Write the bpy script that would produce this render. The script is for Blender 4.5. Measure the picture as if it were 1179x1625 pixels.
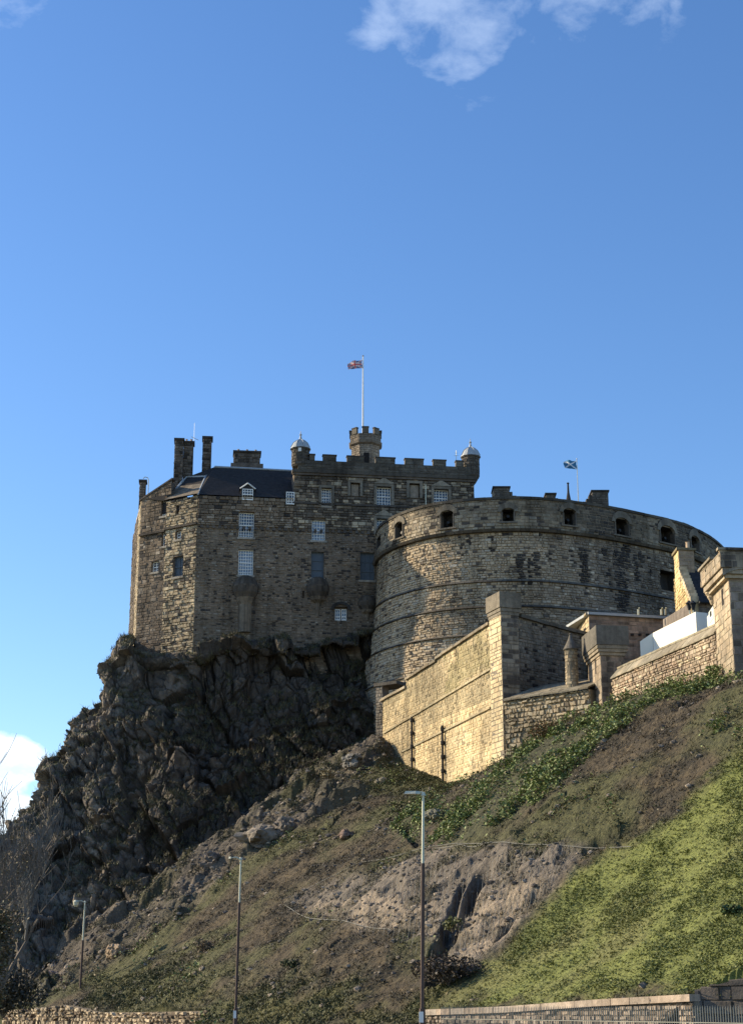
import bpy, math, random
import numpy as np
from mathutils import Vector
R = math.radians
random.seed(7)
rng = np.random.default_rng(11)
sc = bpy.context.scene
for o in list(bpy.data.objects): bpy.data.objects.remove(o)

# ------------------------------------------------------------------ camera, sky, sun, exposure
F, CX, CY, EYE = 2600.0, 589.5, 812.5, 1.6
PITCH = math.atan((1600 - CY) / F)
cp, sp = math.cos(PITCH), math.sin(PITCH)
cam = bpy.data.objects.new('camera', bpy.data.cameras.new('camera'))
sc.collection.objects.link(cam)
cam.location = (0, 0, EYE); cam.rotation_euler = (R(90) + PITCH, 0, 0)
cam.data.sensor_fit = 'VERTICAL'; cam.data.sensor_height = 36; cam.data.lens = F / 1625 * 36
cam.data.clip_end = 6000; cam.data.clip_start = .5
sc.camera = cam
SUN_AZ = math.atan2(-0.947, 0.32)          # angle from +Y, clockwise towards +X
SUN_EL = R(25)
TS = Vector((math.sin(SUN_AZ) * math.cos(SUN_EL), math.cos(SUN_AZ) * math.cos(SUN_EL), math.sin(SUN_EL)))
sun = bpy.data.objects.new('sun', bpy.data.lights.new('sun', 'SUN'))
sc.collection.objects.link(sun)
sun.data.energy = 5.0; sun.data.angle = R(.55); sun.data.color = (1, .83, .58)
sun.rotation_euler = TS.to_track_quat('Z', 'Y').to_euler(); sun.location = (-60, 40, 120)
sc.view_settings.view_transform = 'Standard'; sc.view_settings.look = 'None'
sc.view_settings.exposure = 0.68; sc.view_settings.gamma = 1
sc.view_settings.use_curve_mapping = False
try: sc.cycles.max_bounces = 5; sc.cycles.use_denoising = True
except Exception: pass

w = bpy.data.worlds.new('World'); sc.world = w; w.use_nodes = True
N, L = w.node_tree.nodes, w.node_tree.links
N.clear()
def nd(t, **k):
    n = N.new(t)
    for a, b in k.items(): setattr(n, a, b)
    return n
def P(px, py, D):
    u = (px - CX) / F; v = (CY - py) / F
    dy = cp - v * sp; dz = sp + v * cp
    return np.array([u * D / dy, D, EYE + dz * D / dy])
def wdir(px, py):
    p = P(px, py, 1.0) - np.array([0, 0, EYE]); return p / np.linalg.norm(p)
sky = nd('ShaderNodeTexSky', sky_type='NISHITA', sun_disc=False)
sky.sun_elevation = SUN_EL; sky.sun_rotation = SUN_AZ
sky.air_density = 1.0; sky.dust_density = .25; sky.ozone_density = 3.0
tc = nd('ShaderNodeTexCoord')
def vm(op, a, b=None):
    n = nd('ShaderNodeVectorMath', operation=op)
    for i, x in enumerate((a, b)):
        if x is None: continue
        if hasattr(x, 'is_output'): L.new(x, n.inputs[i])
        else: n.inputs[i].default_value = x
    return n
def mt(op, a, b=0., c=0., clamp=False):
    n = nd('ShaderNodeMath', operation=op); n.use_clamp = clamp
    for i, x in enumerate((a, b, c)):
        if hasattr(x, 'is_output'): L.new(x, n.inputs[i])
        else: n.inputs[i].default_value = x
    return n.outputs[0]
D0 = tc.outputs['Generated']
def noise(scale, detail, rough, stretch=(1, 1, 1), off=(0, 0, 0), dist=0.):
    m = nd('ShaderNodeMapping'); L.new(D0, m.inputs[0]); m.inputs['Scale'].default_value = stretch; m.inputs['Location'].default_value = off
    n = nd('ShaderNodeTexNoise'); L.new(m.outputs[0], n.inputs['Vector'])
    n.inputs['Scale'].default_value = scale; n.inputs['Detail'].default_value = detail
    n.inputs['Roughness'].default_value = rough; n.inputs['Distortion'].default_value = dist
    return n.outputs['Fac']
def blob(px, py, sx, sy, dirv=None):
    """soft mask round a direction; sx, sy half sizes in radians"""
    d = wdir(px, py) if dirv is None else np.array(dirv) / np.linalg.norm(dirv)
    r = np.cross(d, (0, 0, 1)); r /= np.linalg.norm(r); u = np.cross(r, d)
    a = mt('DIVIDE', vm('DOT_PRODUCT', D0, tuple(r)).outputs['Value'], sx)
    b = mt('DIVIDE', vm('DOT_PRODUCT', D0, tuple(u)).outputs['Value'], sy)
    q = mt('ADD', mt('MULTIPLY', a, a), mt('MULTIPLY', b, b))
    f = mt('GREATER_THAN', vm('DOT_PRODUCT', D0, tuple(d)).outputs['Value'], 0.)
    return mt('MULTIPLY', f, mt('SUBTRACT', 1., q), clamp=True)
n1 = noise(9, 9, .6, (1, 1.0, 1.7), (5.3, 2.1, 1.2), .25)
n2 = noise(24, 8, .6, (1, 1, 1.5), (3.1, 1.3, 2.), .2)
wisps = None
for args in [(890, -14, .115, .045), (680, 15, .06, .045), (725, 70, .035, .055), (20, 5, .05, .03),
             (0, 0, .35, .12, (1.4, .5, 1.1)), (0, 0, .4, .14, (-1, -.8, .9)), (0, 0, .5, .16, (.4, -1.4, .8)), (0, 0, .3, .1, (.2, .6, 1.2))]:
    b = blob(*args)
    wisps = b if wisps is None else mt('ADD', wisps, b, clamp=True)
wn = mt('ADD', mt('MULTIPLY', n1, .3), mt('MULTIPLY', n2, .7))
wt = mt('SUBTRACT', .66, mt('MULTIPLY', wisps, .24))                # less cover towards the edges of each patch
wm = mt('MULTIPLY', mt('SMOOTH_MIN', mt('MULTIPLY', mt('SUBTRACT', wn, wt), 1.7, clamp=True), .32, .2), mt('SMOOTH_MIN', mt('MULTIPLY', wisps, 2.), 1., .3), clamp=True)
puff = None
for args in [(30, 1205, .022, .017), (-10, 1215, .03, .022), (-60, 1235, .045, .03), (60, 1330, .035, .022), (5, 1300, .03, .02), (-20, 1340, .04, .03),
             (0, 0, .25, .06, (-1.5, 1.2, .16)), (0, 0, .3, .07, (-1, -1.4, .15)), (0, 0, .3, .07, (1.4, .4, .16)), (0, 0, .3, .08, (.5, -1.5, .2))]:
    b = blob(*args)
    puff = b if puff is None else mt('MAXIMUM', puff, b)
pn = noise(30, 6, .55, (1, 1, 1.4), (1.3, .2, .9), .3)
pm = mt('MULTIPLY', mt('SUBTRACT', mt('ADD', puff, mt('MULTIPLY', mt('SUBTRACT', pn, .5), 1.1)), .22), 4.0, clamp=True)
pm = mt('MULTIPLY', pm, mt('MULTIPLY', puff, 9., clamp=True)); pm = mt('MULTIPLY', pm, .7)
hsv = nd('ShaderNodeHueSaturation'); hsv.inputs['Saturation'].default_value = 1.17; hsv.inputs['Hue'].default_value = .506; hsv.inputs['Value'].default_value = 1.02
L.new(sky.outputs[0], hsv.inputs['Color'])
mx1 = nd('ShaderNodeMixRGB'); L.new(wm, mx1.inputs[0]); L.new(hsv.outputs[0], mx1.inputs[1]); mx1.inputs[2].default_value = (5.0, 5.8, 7.0, 1)
mx2 = nd('ShaderNodeMixRGB'); L.new(pm, mx2.inputs[0]); L.new(mx1.outputs[0], mx2.inputs[1])
pc_ = nd('ShaderNodeMixRGB'); L.new(mt('MULTIPLY', mt('SUBTRACT', noise(42, 5, .6, (1, 1, 2.), (4., .2, .1)), .36), 3.2, clamp=True), pc_.inputs[0]); pc_.inputs[1].default_value = (4.9, 5.7, 6.8, 1); pc_.inputs[2].default_value = (7.6, 7.5, 7.2, 1); L.new(pc_.outputs[0], mx2.inputs[2])
bg = nd('ShaderNodeBackground'); bg.inputs['Strength'].default_value = .13
out = nd('ShaderNodeOutputWorld'); L.new(mx2.outputs[0], bg.inputs[0]); L.new(bg.outputs[0], out.inputs[0])

# ------------------------------------------------------------------ numeric helpers
def _hash(ix, iy, iz, k):
    h = (ix.astype(np.int64) * 374761393 + iy.astype(np.int64) * 668265263 + iz.astype(np.int64) * 2147483647 + k * 1274126177) & 0xffffffff
    h = ((h ^ (h >> 13)) * 1274126177) & 0xffffffff
    h = ((h ^ (h >> 16)) * 2246822519) & 0xffffffff
    return ((h ^ (h >> 13)) & 0xffffff) / float(0xffffff)
def vnoise(p, k=0):
    i = np.floor(p); f = p - i; f = f * f * (3 - 2 * f); i = i.astype(np.int64)
    r = 0
    for dx in (0, 1):
        for dy in (0, 1):
            for dz in (0, 1):
                wgt = (f[:, 0] if dx else 1 - f[:, 0]) * (f[:, 1] if dy else 1 - f[:, 1]) * (f[:, 2] if dz else 1 - f[:, 2])
                r = r + wgt * _hash(i[:, 0] + dx, i[:, 1] + dy, i[:, 2] + dz, k)
    return r
def fbm(p, oct=4, k=0, gain=.5):
    a, s, t = 1., 0., 0.
    for o in range(oct):
        s = s + a * vnoise(p * 2 ** o + 17.3 * o, k + o); t += a; a *= gain
    return s / t
def chunks(p, k=0, tilt=.7):
    """angular blocks: nearest random cell gives a tilted plane of its own. returns height, per-cell random, edge distance"""
    i = np.floor(p).astype(np.int64); best = np.full(len(p), 9e9); sec = np.full(len(p), 9e9)
    h = np.zeros(len(p)); rid = np.zeros(len(p))
    for dx in (-1, 0, 1):
        for dy in (-1, 0, 1):
            for dz in (-1, 0, 1):
                c = [i[:, 0] + dx, i[:, 1] + dy, i[:, 2] + dz]
                q = np.stack([c[j] + .15 + .7 * _hash(*c, k + j) for j in range(3)], 1)
                v = p - q; d = (v * v).sum(1)
                m = d < best
                sec = np.where(m, best, np.minimum(sec, d))
                if m.any():
                    g = np.stack([_hash(*[a[m] for a in c], k + 5 + j) - .5 for j in range(3)], 1)
                    r = _hash(*[a[m] for a in c], k + 9)
                    h[m] = r + tilt * 2 * (g * v[m]).sum(1); rid[m] = r; best[m] = d[m]
    return h, rid, np.sqrt(sec) - np.sqrt(best)
def sstep(a, b, x):
    t = np.clip((x - a) / (b - a), 0, 1); return t * t * (3 - 2 * t)
def proj(p):
    x, y, z = p[..., 0], p[..., 1], p[..., 2] - EYE
    d = y * cp + z * sp; v = (-y * sp + z * cp) / d
    return CX + F * x / d, CY - F * v

# ------------------------------------------------------------------ materials
def principled(name, color=(.5, .5, .5), rough=.8, attr=False, spec=.3, metal=0., var=.25, vscale=1.2, bump=.3, bscale=6., bdist=.05, weather=0.):
    m = bpy.data.materials.new(name); m.use_nodes = True
    nt = m.node_tree; n = nt.nodes; l = nt.links
    b = n['Principled BSDF']
    b.inputs['Roughness'].default_value = rough; b.inputs['Metallic'].default_value = metal
    b.inputs['Specular IOR Level'].default_value = spec
    geo = n.new('ShaderNodeNewGeometry')
    if attr:
        a = n.new('ShaderNodeAttribute'); a.attribute_name = 'tint'; src = a.outputs['Color']
    else:
        a = n.new('ShaderNodeRGB'); a.outputs[0].default_value = (*color, 1); src = a.outputs[0]
    if var > 0:
        t = n.new('ShaderNodeTexNoise'); t.inputs['Scale'].default_value = vscale; t.inputs['Detail'].default_value = 8; t.inputs['Roughness'].default_value = .7
        l.new(geo.outputs['Position'], t.inputs['Vector'])
        mr = n.new('ShaderNodeMapRange'); mr.inputs[1].default_value = .3; mr.inputs[2].default_value = .7; mr.inputs[3].default_value = 1 - var; mr.inputs[4].default_value = 1 + var
        l.new(t.outputs['Fac'], mr.inputs[0])
        mu = n.new('ShaderNodeVectorMath'); mu.operation = 'SCALE'; l.new(src, mu.inputs[0]); l.new(mr.outputs[0], mu.inputs['Scale'])
        src = mu.outputs[0]
    if weather:
        for sc_, lo, hi, fac in (((.16, .16, .2), .38, .64, weather), ((1.1, 1.1, .11), .5, .72, weather * 1.3)):
            mp = n.new('ShaderNodeMapping'); mp.inputs['Scale'].default_value = sc_; l.new(geo.outputs['Position'], mp.inputs[0])
            t = n.new('ShaderNodeTexNoise'); t.inputs['Scale'].default_value = 1.; t.inputs['Detail'].default_value = 6; t.inputs['Roughness'].default_value = .6; l.new(mp.outputs[0], t.inputs['Vector'])
            mr = n.new('ShaderNodeMapRange'); mr.inputs[1].default_value = lo; mr.inputs[2].default_value = hi; mr.inputs[3].default_value = 1 + fac * .35; mr.inputs[4].default_value = 1 - fac; l.new(t.outputs['Fac'], mr.inputs[0])
            mu = n.new('ShaderNodeVectorMath'); mu.operation = 'SCALE'; l.new(src, mu.inputs[0]); l.new(mr.outputs[0], mu.inputs['Scale']); src = mu.outputs[0]
    l.new(src, b.inputs['Base Color'])
    if bump > 0:
        t2 = n.new('ShaderNodeTexNoise'); t2.inputs['Scale'].default_value = bscale; t2.inputs['Detail'].default_value = 6; t2.inputs['Roughness'].default_value = .65
        l.new(geo.outputs['Position'], t2.inputs['Vector'])
        bu = n.new('ShaderNodeBump'); bu.inputs['Strength'].default_value = bump; bu.inputs['Distance'].default_value = bdist
        l.new(t2.outputs['Fac'], bu.inputs['Height']); l.new(bu.outputs[0], b.inputs['Normal'])
    return m
M = dict(
    stone=principled('weathered_stone', attr=True, weather=.34, rough=.93, var=.28, vscale=2.6, bump=.6, bscale=7, bdist=.06),
    rock=principled('basalt_rock', attr=True, rough=.9, var=.38, vscale=1.3, bump=.9, bscale=2.2, bdist=.25),
    earth=principled('hillside_soil', attr=True, rough=.95, var=.45, vscale=3.2, bump=1.0, bscale=3.4, bdist=.22),
    leaf=principled('leaf', attr=True, rough=.65, var=.2, vscale=3., bump=0.),
    bark=principled('bark', color=(.16, .135, .11), rough=.9, var=.3, vscale=3, bump=.3),
    slate=principled('slate_roof', color=(.042, .04, .04), spec=.05, rough=.9, var=.3, vscale=3., bump=.4, bscale=5, bdist=.03),
    stoneslab=principled('mossy_roof_slab', color=(.17, .15, .11), rough=.95, var=.4, vscale=1.5, bump=.6, bscale=4, bdist=.06),
    lead=principled('lead', color=(.34, .37, .38), rough=.5, var=.15, vscale=2., bump=0., spec=.5),
    white=principled('white_paint', color=(.76, .77, .73), rough=.5, var=.06, bump=0.),
    hoard=principled('hoarding_paint', color=(.80, .78, .68), rough=.45, var=.04, vscale=.8, bump=0.),
    hoardg=principled('hoarding_grey_panel', color=(.62, .66, .62), rough=.45, var=.04, vscale=.8, bump=0.),
    glass=principled('window_glass', color=(.03, .035, .045), rough=.08, var=0, bump=.12, bscale=.8, bdist=.02, spec=1.0),
    glass2=principled('window_glass_painted_sky', color=(.16, .2, .26), rough=.12, var=.3, vscale=1.5, bump=.1, bscale=.8, bdist=.02, spec=1.0),  # pale blue panes: sky reflection put into the glass colour
    shutter=principled('blue_grey_shutter', color=(.09, .115, .14), rough=.6, var=.15, bump=0.),
    iron=principled('black_iron', color=(.02, .02, .02), rough=.6, var=.1, bump=0.),
    galv=principled('galvanised_steel', color=(.56, .55, .42), rough=.45, var=.12, bump=0., metal=.2),
    rust=principled('rust_brown_paint', color=(.095, .062, .048), rough=.7, var=.25, vscale=4, bump=0.),
    pipe=principled('cast_iron_pipe', color=(.035, .03, .025), rough=.7, var=.2, bump=0.),
    asphalt=principled('asphalt', color=(.05, .05, .052), rough=.9, var=.15, vscale=3, bump=.2, bscale=60, bdist=.01),
    paving=principled('pavement_slabs', color=(.22, .21, .19), rough=.9, var=.12, vscale=1, bump=.2),
    picket=principled('railing_paint', color=(.24, .24, .2), rough=.55, var=.15, vscale=8, bump=0.),
    carpaint=principled('navy_car_paint', color=(.03, .045, .08), rough=.25, var=0, bump=0., spec=.8),
    rubber=principled('rubber', color=(.02, .02, .02), rough=.8, var=0, bump=0.),
    flag=principled('flag_cloth', attr=True, rough=.8, var=.06, bump=0.),
    dark=principled('dark_interior', color=(.015, .014, .013), rough=.95, var=.2, bump=0.),
    clay=principled('clay_pot', color=(.5, .38, .26), rough=.8, var=.2, bump=0.),
    cable=principled('steel_cable', color=(.17, .17, .15), rough=.6, var=.1, bump=0.),
)

# ------------------------------------------------------------------ object helpers
COL = sc.collection
def wpos(o):
    p = Vector((0, 0, 0))
    while o is not None: p += o.location; o = o.parent
    return p
def thing(name, label, cat, loc, group=None):
    o = bpy.data.objects.new(name, None); COL.objects.link(o); o.empty_display_size = .5
    o.location = tuple(float(v) for v in loc); o['label'] = label; o['category'] = cat
    if group: o['group'] = group
    return o
def tag(o, label=None, cat=None, group=None, kind=None):
    if label: o['label'] = label
    if cat: o['category'] = cat
    if group: o['group'] = group
    if kind: o['kind'] = kind
    return o
def link(name, me, parent=None, at=(0, 0, 0)):
    o = bpy.data.objects.new(name, me); COL.objects.link(o)
    a = Vector(tuple(float(v) for v in at))
    if parent is not None:
        o.parent = parent; o.location = a - wpos(parent)
    else: o.location = a
    return o
class Buf:
    def __init__(s): s.v = []; s.f = []; s.c = []; s.col = (.3, .3, .3)
    def quad(s, a, b, c, d, col=None):
        i = len(s.v); s.v += [tuple(a), tuple(b), tuple(c), tuple(d)]; s.f.append((i, i + 1, i + 2, i + 3)); s.c += [col or s.col] * 4
    def poly(s, pts, col=None):
        i = len(s.v); s.v += [tuple(p) for p in pts]; s.f.append(tuple(range(i, i + len(pts)))); s.c += [col or s.col] * len(pts)
    def prism(s, plan, z0, z1, top=None, col=None):
        n = len(plan); i = len(s.v); top = plan if top is None else top
        s.v += [(p[0], p[1], z0) for p in plan] + [(p[0], p[1], z1) for p in top]
        s.c += [col or s.col] * (2 * n)
        s.f += [(i + k, i + (k + 1) % n, i + n + (k + 1) % n, i + n + k) for k in range(n)]
        s.f += [tuple(i + n + k for k in range(n)), tuple(i + k for k in reversed(range(n)))]
    def box(s, c, sx, sy, sz, rot=0., col=None):
        """c = centre of the base"""
        ca, sa = math.cos(rot), math.sin(rot)
        pl = [(c[0] + x * ca - y * sa, c[1] + x * sa + y * ca) for x, y in ((-sx / 2, -sy / 2), (sx / 2, -sy / 2), (sx / 2, sy / 2), (-sx / 2, sy / 2))]
        s.prism(pl, c[2], c[2] + sz, col=col)
    def tube(s, pts, rad, n=6, col=None, cap=True):
        pts = [Vector(tuple(float(x) for x in p)) for p in pts]; i0 = len(s.v); m = len(pts)
        for j, p in enumerate(pts):
            t = (pts[min(j + 1, m - 1)] - pts[max(j - 1, 0)]).normalized()
            a = t.cross(Vector((0, 0, 1)) if abs(t.z) < .9 else Vector((1, 0, 0))).normalized(); b = t.cross(a)
            r = rad[j] if hasattr(rad, '__len__') else rad
            for k in range(n):
                q = p + r * (math.cos(2 * math.pi * k / n) * a + math.sin(2 * math.pi * k / n) * b); s.v.append(tuple(q)); s.c.append(col or s.col)
        for j in range(m - 1):
            for k in range(n):
                a = i0 + j * n + k; b = i0 + j * n + (k + 1) % n; s.f.append((a, b, b + n, a + n))
        if cap:
            s.f.append(tuple(i0 + k for k in reversed(range(n)))); s.f.append(tuple(i0 + (m - 1) * n + k for k in range(n)))
    def lathe(s, c, prof, n=16, col=None, rot=0.):
        i0 = len(s.v)
        for r, z in prof:
            for k in range(n):
                a = 2 * math.pi * k / n + rot; s.v.append((c[0] + r * math.cos(a), c[1] + r * math.sin(a), z)); s.c.append(col or s.col)
        for j in range(len(prof) - 1):
            for k in range(n):
                a = i0 + j * n + k; b = i0 + j * n + (k + 1) % n; s.f.append((a, b, b + n, a + n))
        s.f.append(tuple(i0 + k for k in reversed(range(n)))); s.f.append(tuple(i0 + (len(prof) - 1) * n + k for k in range(n)))
    def build(s, name, mat, parent=None, smooth=False, kind=None, label=None, at=(0, 0, 0)):
        me = bpy.data.meshes.new(name)
        me.from_pydata([tuple(float(q) for q in v) for v in s.v], [], s.f); me.materials.append(mat)
        a = me.color_attributes.new('tint', 'FLOAT_COLOR', 'POINT')
        c = np.ones((len(s.v), 4), np.float32); c[:, :3] = np.array(s.c, np.float32).reshape(-1, 3); a.data.foreach_set('color', c.ravel())
        if smooth: me.polygons.foreach_set('use_smooth', [True] * len(me.polygons))
        me.validate(); me.update()
        o = link(name, me, parent, at)
        if parent is not None and tuple(at) == (0, 0, 0): o.location = -wpos(parent)
        if kind: o['kind'] = kind
        if label: o['label'] = label
        return o
def split_blocks(buf, name, parent, limit=300):
    """every stone of a masonry buffer (8 vertices each) becomes a part of its own; the smallest beyond the limit stay joined"""
    n = len(buf.v) // 8; V = np.array(buf.v).reshape(n, 8, 3); sz = np.abs(V.max(1) - V.min(1)).sum(1); order = np.argsort(-sz); rest = Buf()
    me_f = [(4, 5, 6, 7), (0, 1, 5, 4), (1, 2, 6, 5), (2, 3, 7, 6), (3, 0, 4, 7), (3, 2, 1, 0)]
    for q, k in enumerate(order):
        if q >= limit:
            i = len(rest.v); rest.v += buf.v[k * 8:k * 8 + 8]; rest.c += buf.c[k * 8:k * 8 + 8]; rest.f += [tuple(i + a for a in f) for f in me_f]; continue
        c = V[k].mean(0); b = Buf(); b.v = [tuple(p - c) for p in V[k]]; b.c = buf.c[k * 8:k * 8 + 8]; b.f = list(me_f); b.build(name, M['stone'], parent, at=c)
    if rest.v: rest.build(name + 's', M['stone'], parent, kind='stuff')
def np_mesh(name, V, Fc, C, mat, parent=None, smooth=False):
    """V (n,3), Fc (m,k) all same k, C (n,3)"""
    me = bpy.data.meshes.new(name); k = Fc.shape[1]
    me.vertices.add(len(V)); me.vertices.foreach_set('co', np.asarray(V, np.float32).ravel())
    me.loops.add(Fc.size); me.loops.foreach_set('vertex_index', Fc.astype(np.int32).ravel())
    me.polygons.add(len(Fc)); me.polygons.foreach_set('loop_start', np.arange(0, Fc.size, k, dtype=np.int32))
    try: me.polygons.foreach_set('loop_total', np.full(len(Fc), k, np.int32))
    except Exception: pass
    a = me.color_attributes.new('tint', 'FLOAT_COLOR', 'POINT')
    c = np.ones((len(V), 4), np.float32); c[:, :3] = C; a.data.foreach_set('color', c.ravel())
    me.materials.append(mat); me.update(calc_edges=True)
    me.polygons.foreach_set('use_smooth', [smooth] * len(Fc))
    o = link(name, me, parent)
    if parent is not None: o.location = -wpos(parent)
    return o

# ------------------------------------------------------------------ walls and masonry
class Wall:
    """vertical plane through plan points A, B; outward normal to the right of A->B seen from above (towards the viewer when A is left)"""
    def __init__(s, A, B):
        s.A = np.array(A[:2], float); s.B = np.array(B[:2], float); d = s.B - s.A; s.L = np.linalg.norm(d); s.d = d / s.L; s.n = np.array([s.d[1], -s.d[0]])
    def surf(s, u, z, o=0.):
        p = s.A + s.d * u + s.n * o; return (p[0], p[1], z)
    def sz(s, px, py):
        r = P(px, py, 1.0) - np.array([0, 0, EYE]); rx, ry = r[0], r[1]
        # t*(rx,ry) = A + u d
        m = np.array([[rx, -s.d[0]], [ry, -s.d[1]]]); t, u = np.linalg.solve(m, s.A); return u, EYE + t * r[2]
    def rect(s, x0, y0, x1, y1):
        a = s.sz(x0, (y0 + y1) / 2)[0]; b = s.sz(x1, (y0 + y1) / 2)[0]; xm = (x0 + x1) / 2
        return (a, b, s.sz(xm, y1)[1], s.sz(xm, y0)[1])
def pw(pts):
    xs = [p[0] for p in pts]; ys = [p[1] for p in pts]; return lambda s: float(np.interp(s, xs, ys))
def cst(v): return lambda s: v
_nb = {}
def nz(x, y, z=0., k=3):
    return float(vnoise(np.array([[x, y, z]]), k)[0])
NT = vnoise(np.stack(np.meshgrid(np.arange(256) * .37, np.arange(256) * .37, [0.], indexing='ij'), -1).reshape(-1, 3), 5).reshape(256, 256)
def n2d(a, b):
    """cheap smooth 2-D noise lookup, features about 3 units"""
    return NT[int(a * 2.7) % 256, int(b * 2.7) % 256]
def masonry(buf, surf, s0, s1, zb, zt, course=.3, length=.55, depth=.035, rel=.03, holes=(), tone=None, gap=.025, jit=.02, miss=0., base=0.):
    zmin = min(zb(s0 + (s1 - s0) * k / 20) for k in range(21)); zmax = max(zt(s0 + (s1 - s0) * k / 20) for k in range(21))
    z = zmin; rnd = random.random
    while z < zmax - .04:
        h = course * (.65 + .7 * rnd()); z1 = min(z + h, zmax)
        s = s0 - rnd() * length * .5
        while s < s1 - .03:
            l = length * (.5 + 1.0 * rnd() ** 1.3); a, b = max(s, s0), min(s + l, s1); s += l
            if b - a < .06: continue
            m = (a + b) / 2
            lo, hi = max(z, zb(m)), min(z1, zt(m))
            if hi - lo < .07: continue
            bad = False
            for (ha, hb, hz0, hz1) in holes:
                if lo < hz1 - .03 and hi > hz0 + .03 and a < hb and b > ha:
                    if a < ha and b > hb:
                        b = ha
                    elif a < ha: b = ha
                    elif b > hb: a = hb
                    else: bad = True
            if bad or b - a < .06 or rnd() < miss: continue
            zc = (lo + hi) / 2
            col = tone((a + b) / 2, zc) if tone else (.3, .27, .22)
            d = base + depth + rel * (rnd() - .5) * 2
            g = gap / 2; ch = min(.03, (hi - lo) * .15, (b - a) * .15)
            i = len(buf.v); e = lambda: (rnd() - .5) * 2 * jit
            q = [(a + g, lo + g), (b - g, lo + g), (b - g, hi - g), (a + g, hi - g)]
            q = [(x + e(), y + e()) for x, y in q]
            f = [(q[0][0] + ch, q[0][1] + ch), (q[1][0] - ch, q[1][1] + ch), (q[2][0] - ch, q[2][1] - ch), (q[3][0] + ch, q[3][1] - ch)]
            dd = rel * .5
            buf.v += [surf(x, y, base - .02) for x, y in q] + [surf(x, y, d + dd * (rnd() - .5)) for x, y in f]
            buf.c += [col] * 8
            buf.f += [(i + 4, i + 5, i + 6, i + 7), (i, i + 1, i + 5, i + 4), (i + 1, i + 2, i + 6, i + 5), (i + 2, i + 3, i + 7, i + 6), (i + 3, i, i + 4, i + 7)]
        z = z1
def sheet(buf, surf, s0, s1, zb, zt, holes=(), ds=2., off=0., reveal=.35, col=(.2, .18, .15), hcol=None):
    ss = set(np.linspace(s0, s1, max(2, int((s1 - s0) / ds) + 2)).tolist())
    for h in holes:
        for q in h[:2]:
            if s0 < q < s1: ss.add(q)
    ss = sorted(ss); zs = sorted({h[2] for h in holes} | {h[3] for h in holes})
    for a, b in zip(ss, ss[1:]):
        if b - a < 1e-4: continue
        m = (a + b) / 2; lv = [-1e9] + zs + [1e9]
        for q0, q1 in zip(lv, lv[1:]):
            z00, z01 = max(q0, zb(a)), min(q1, zt(a)); z10, z11 = max(q0, zb(b)), min(q1, zt(b))
            if z01 - z00 < 1e-3 and z11 - z10 < 1e-3: continue
            zm = (max(q0, zb(m)) + min(q1, zt(m))) / 2
            if any(h[0] < m < h[1] and h[2] < zm < h[3] for h in holes): continue
            z01 = max(z00, z01); z11 = max(z10, z11)
            buf.quad(surf(a, z00, off), surf(b, z10, off), surf(b, z11, off), surf(a, z01, off), col)
    hc = hcol or col
    for h in holes:
        a, b, z0, z1 = h[:4]; o0, o1 = off + .04, off - reveal
        buf.quad(surf(a, z0, o0), surf(b, z0, o0), surf(b, z0, o1), surf(a, z0, o1), hc)
        buf.quad(surf(a, z1, o1), surf(b, z1, o1), surf(b, z1, o0), surf(a, z1, o0), hc)
        buf.quad(surf(a, z0, o1), surf(a, z1, o1), surf(a, z1, o0), surf(a, z0, o0), hc)
        buf.quad(surf(b, z0, o0), surf(b, z1, o0), surf(b, z1, o1), surf(b, z0, o1), hc)
        buf.quad(surf(a, z0, o1), surf(b, z0, o1), surf(b, z1, o1), surf(a, z1, o1), hc)
def lbox(buf, surf, a, b, z0, z1, o0, o1, col=None):
    """box in wall coordinates"""
    p = [surf(x, z, o) for o in (o1, o0) for x, z in ((a, z0), (b, z0), (b, z1), (a, z1))]
    i = len(buf.v); buf.v += p; buf.c += [col or buf.col] * 8
    buf.f += [(i, i + 1, i + 2, i + 3), (i + 7, i + 6, i + 5, i + 4), (i, i + 4, i + 5, i + 1), (i + 1, i + 5, i + 6, i + 2), (i + 2, i + 6, i + 7, i + 3), (i + 3, i + 7, i + 4, i)]
def mixc(a, b, t): return tuple(x + (y - x) * t for x, y in zip(a, b))
def jitc(c, v=.18, h=.04):
    k = 1 + (random.random() - .5) * 2 * v; w_ = (random.random() - .5) * 2 * h
    return (max(.004, c[0] * k * (1 + w_)), max(.004, c[1] * k), max(.004, c[2] * k * (1 - w_)))
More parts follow.
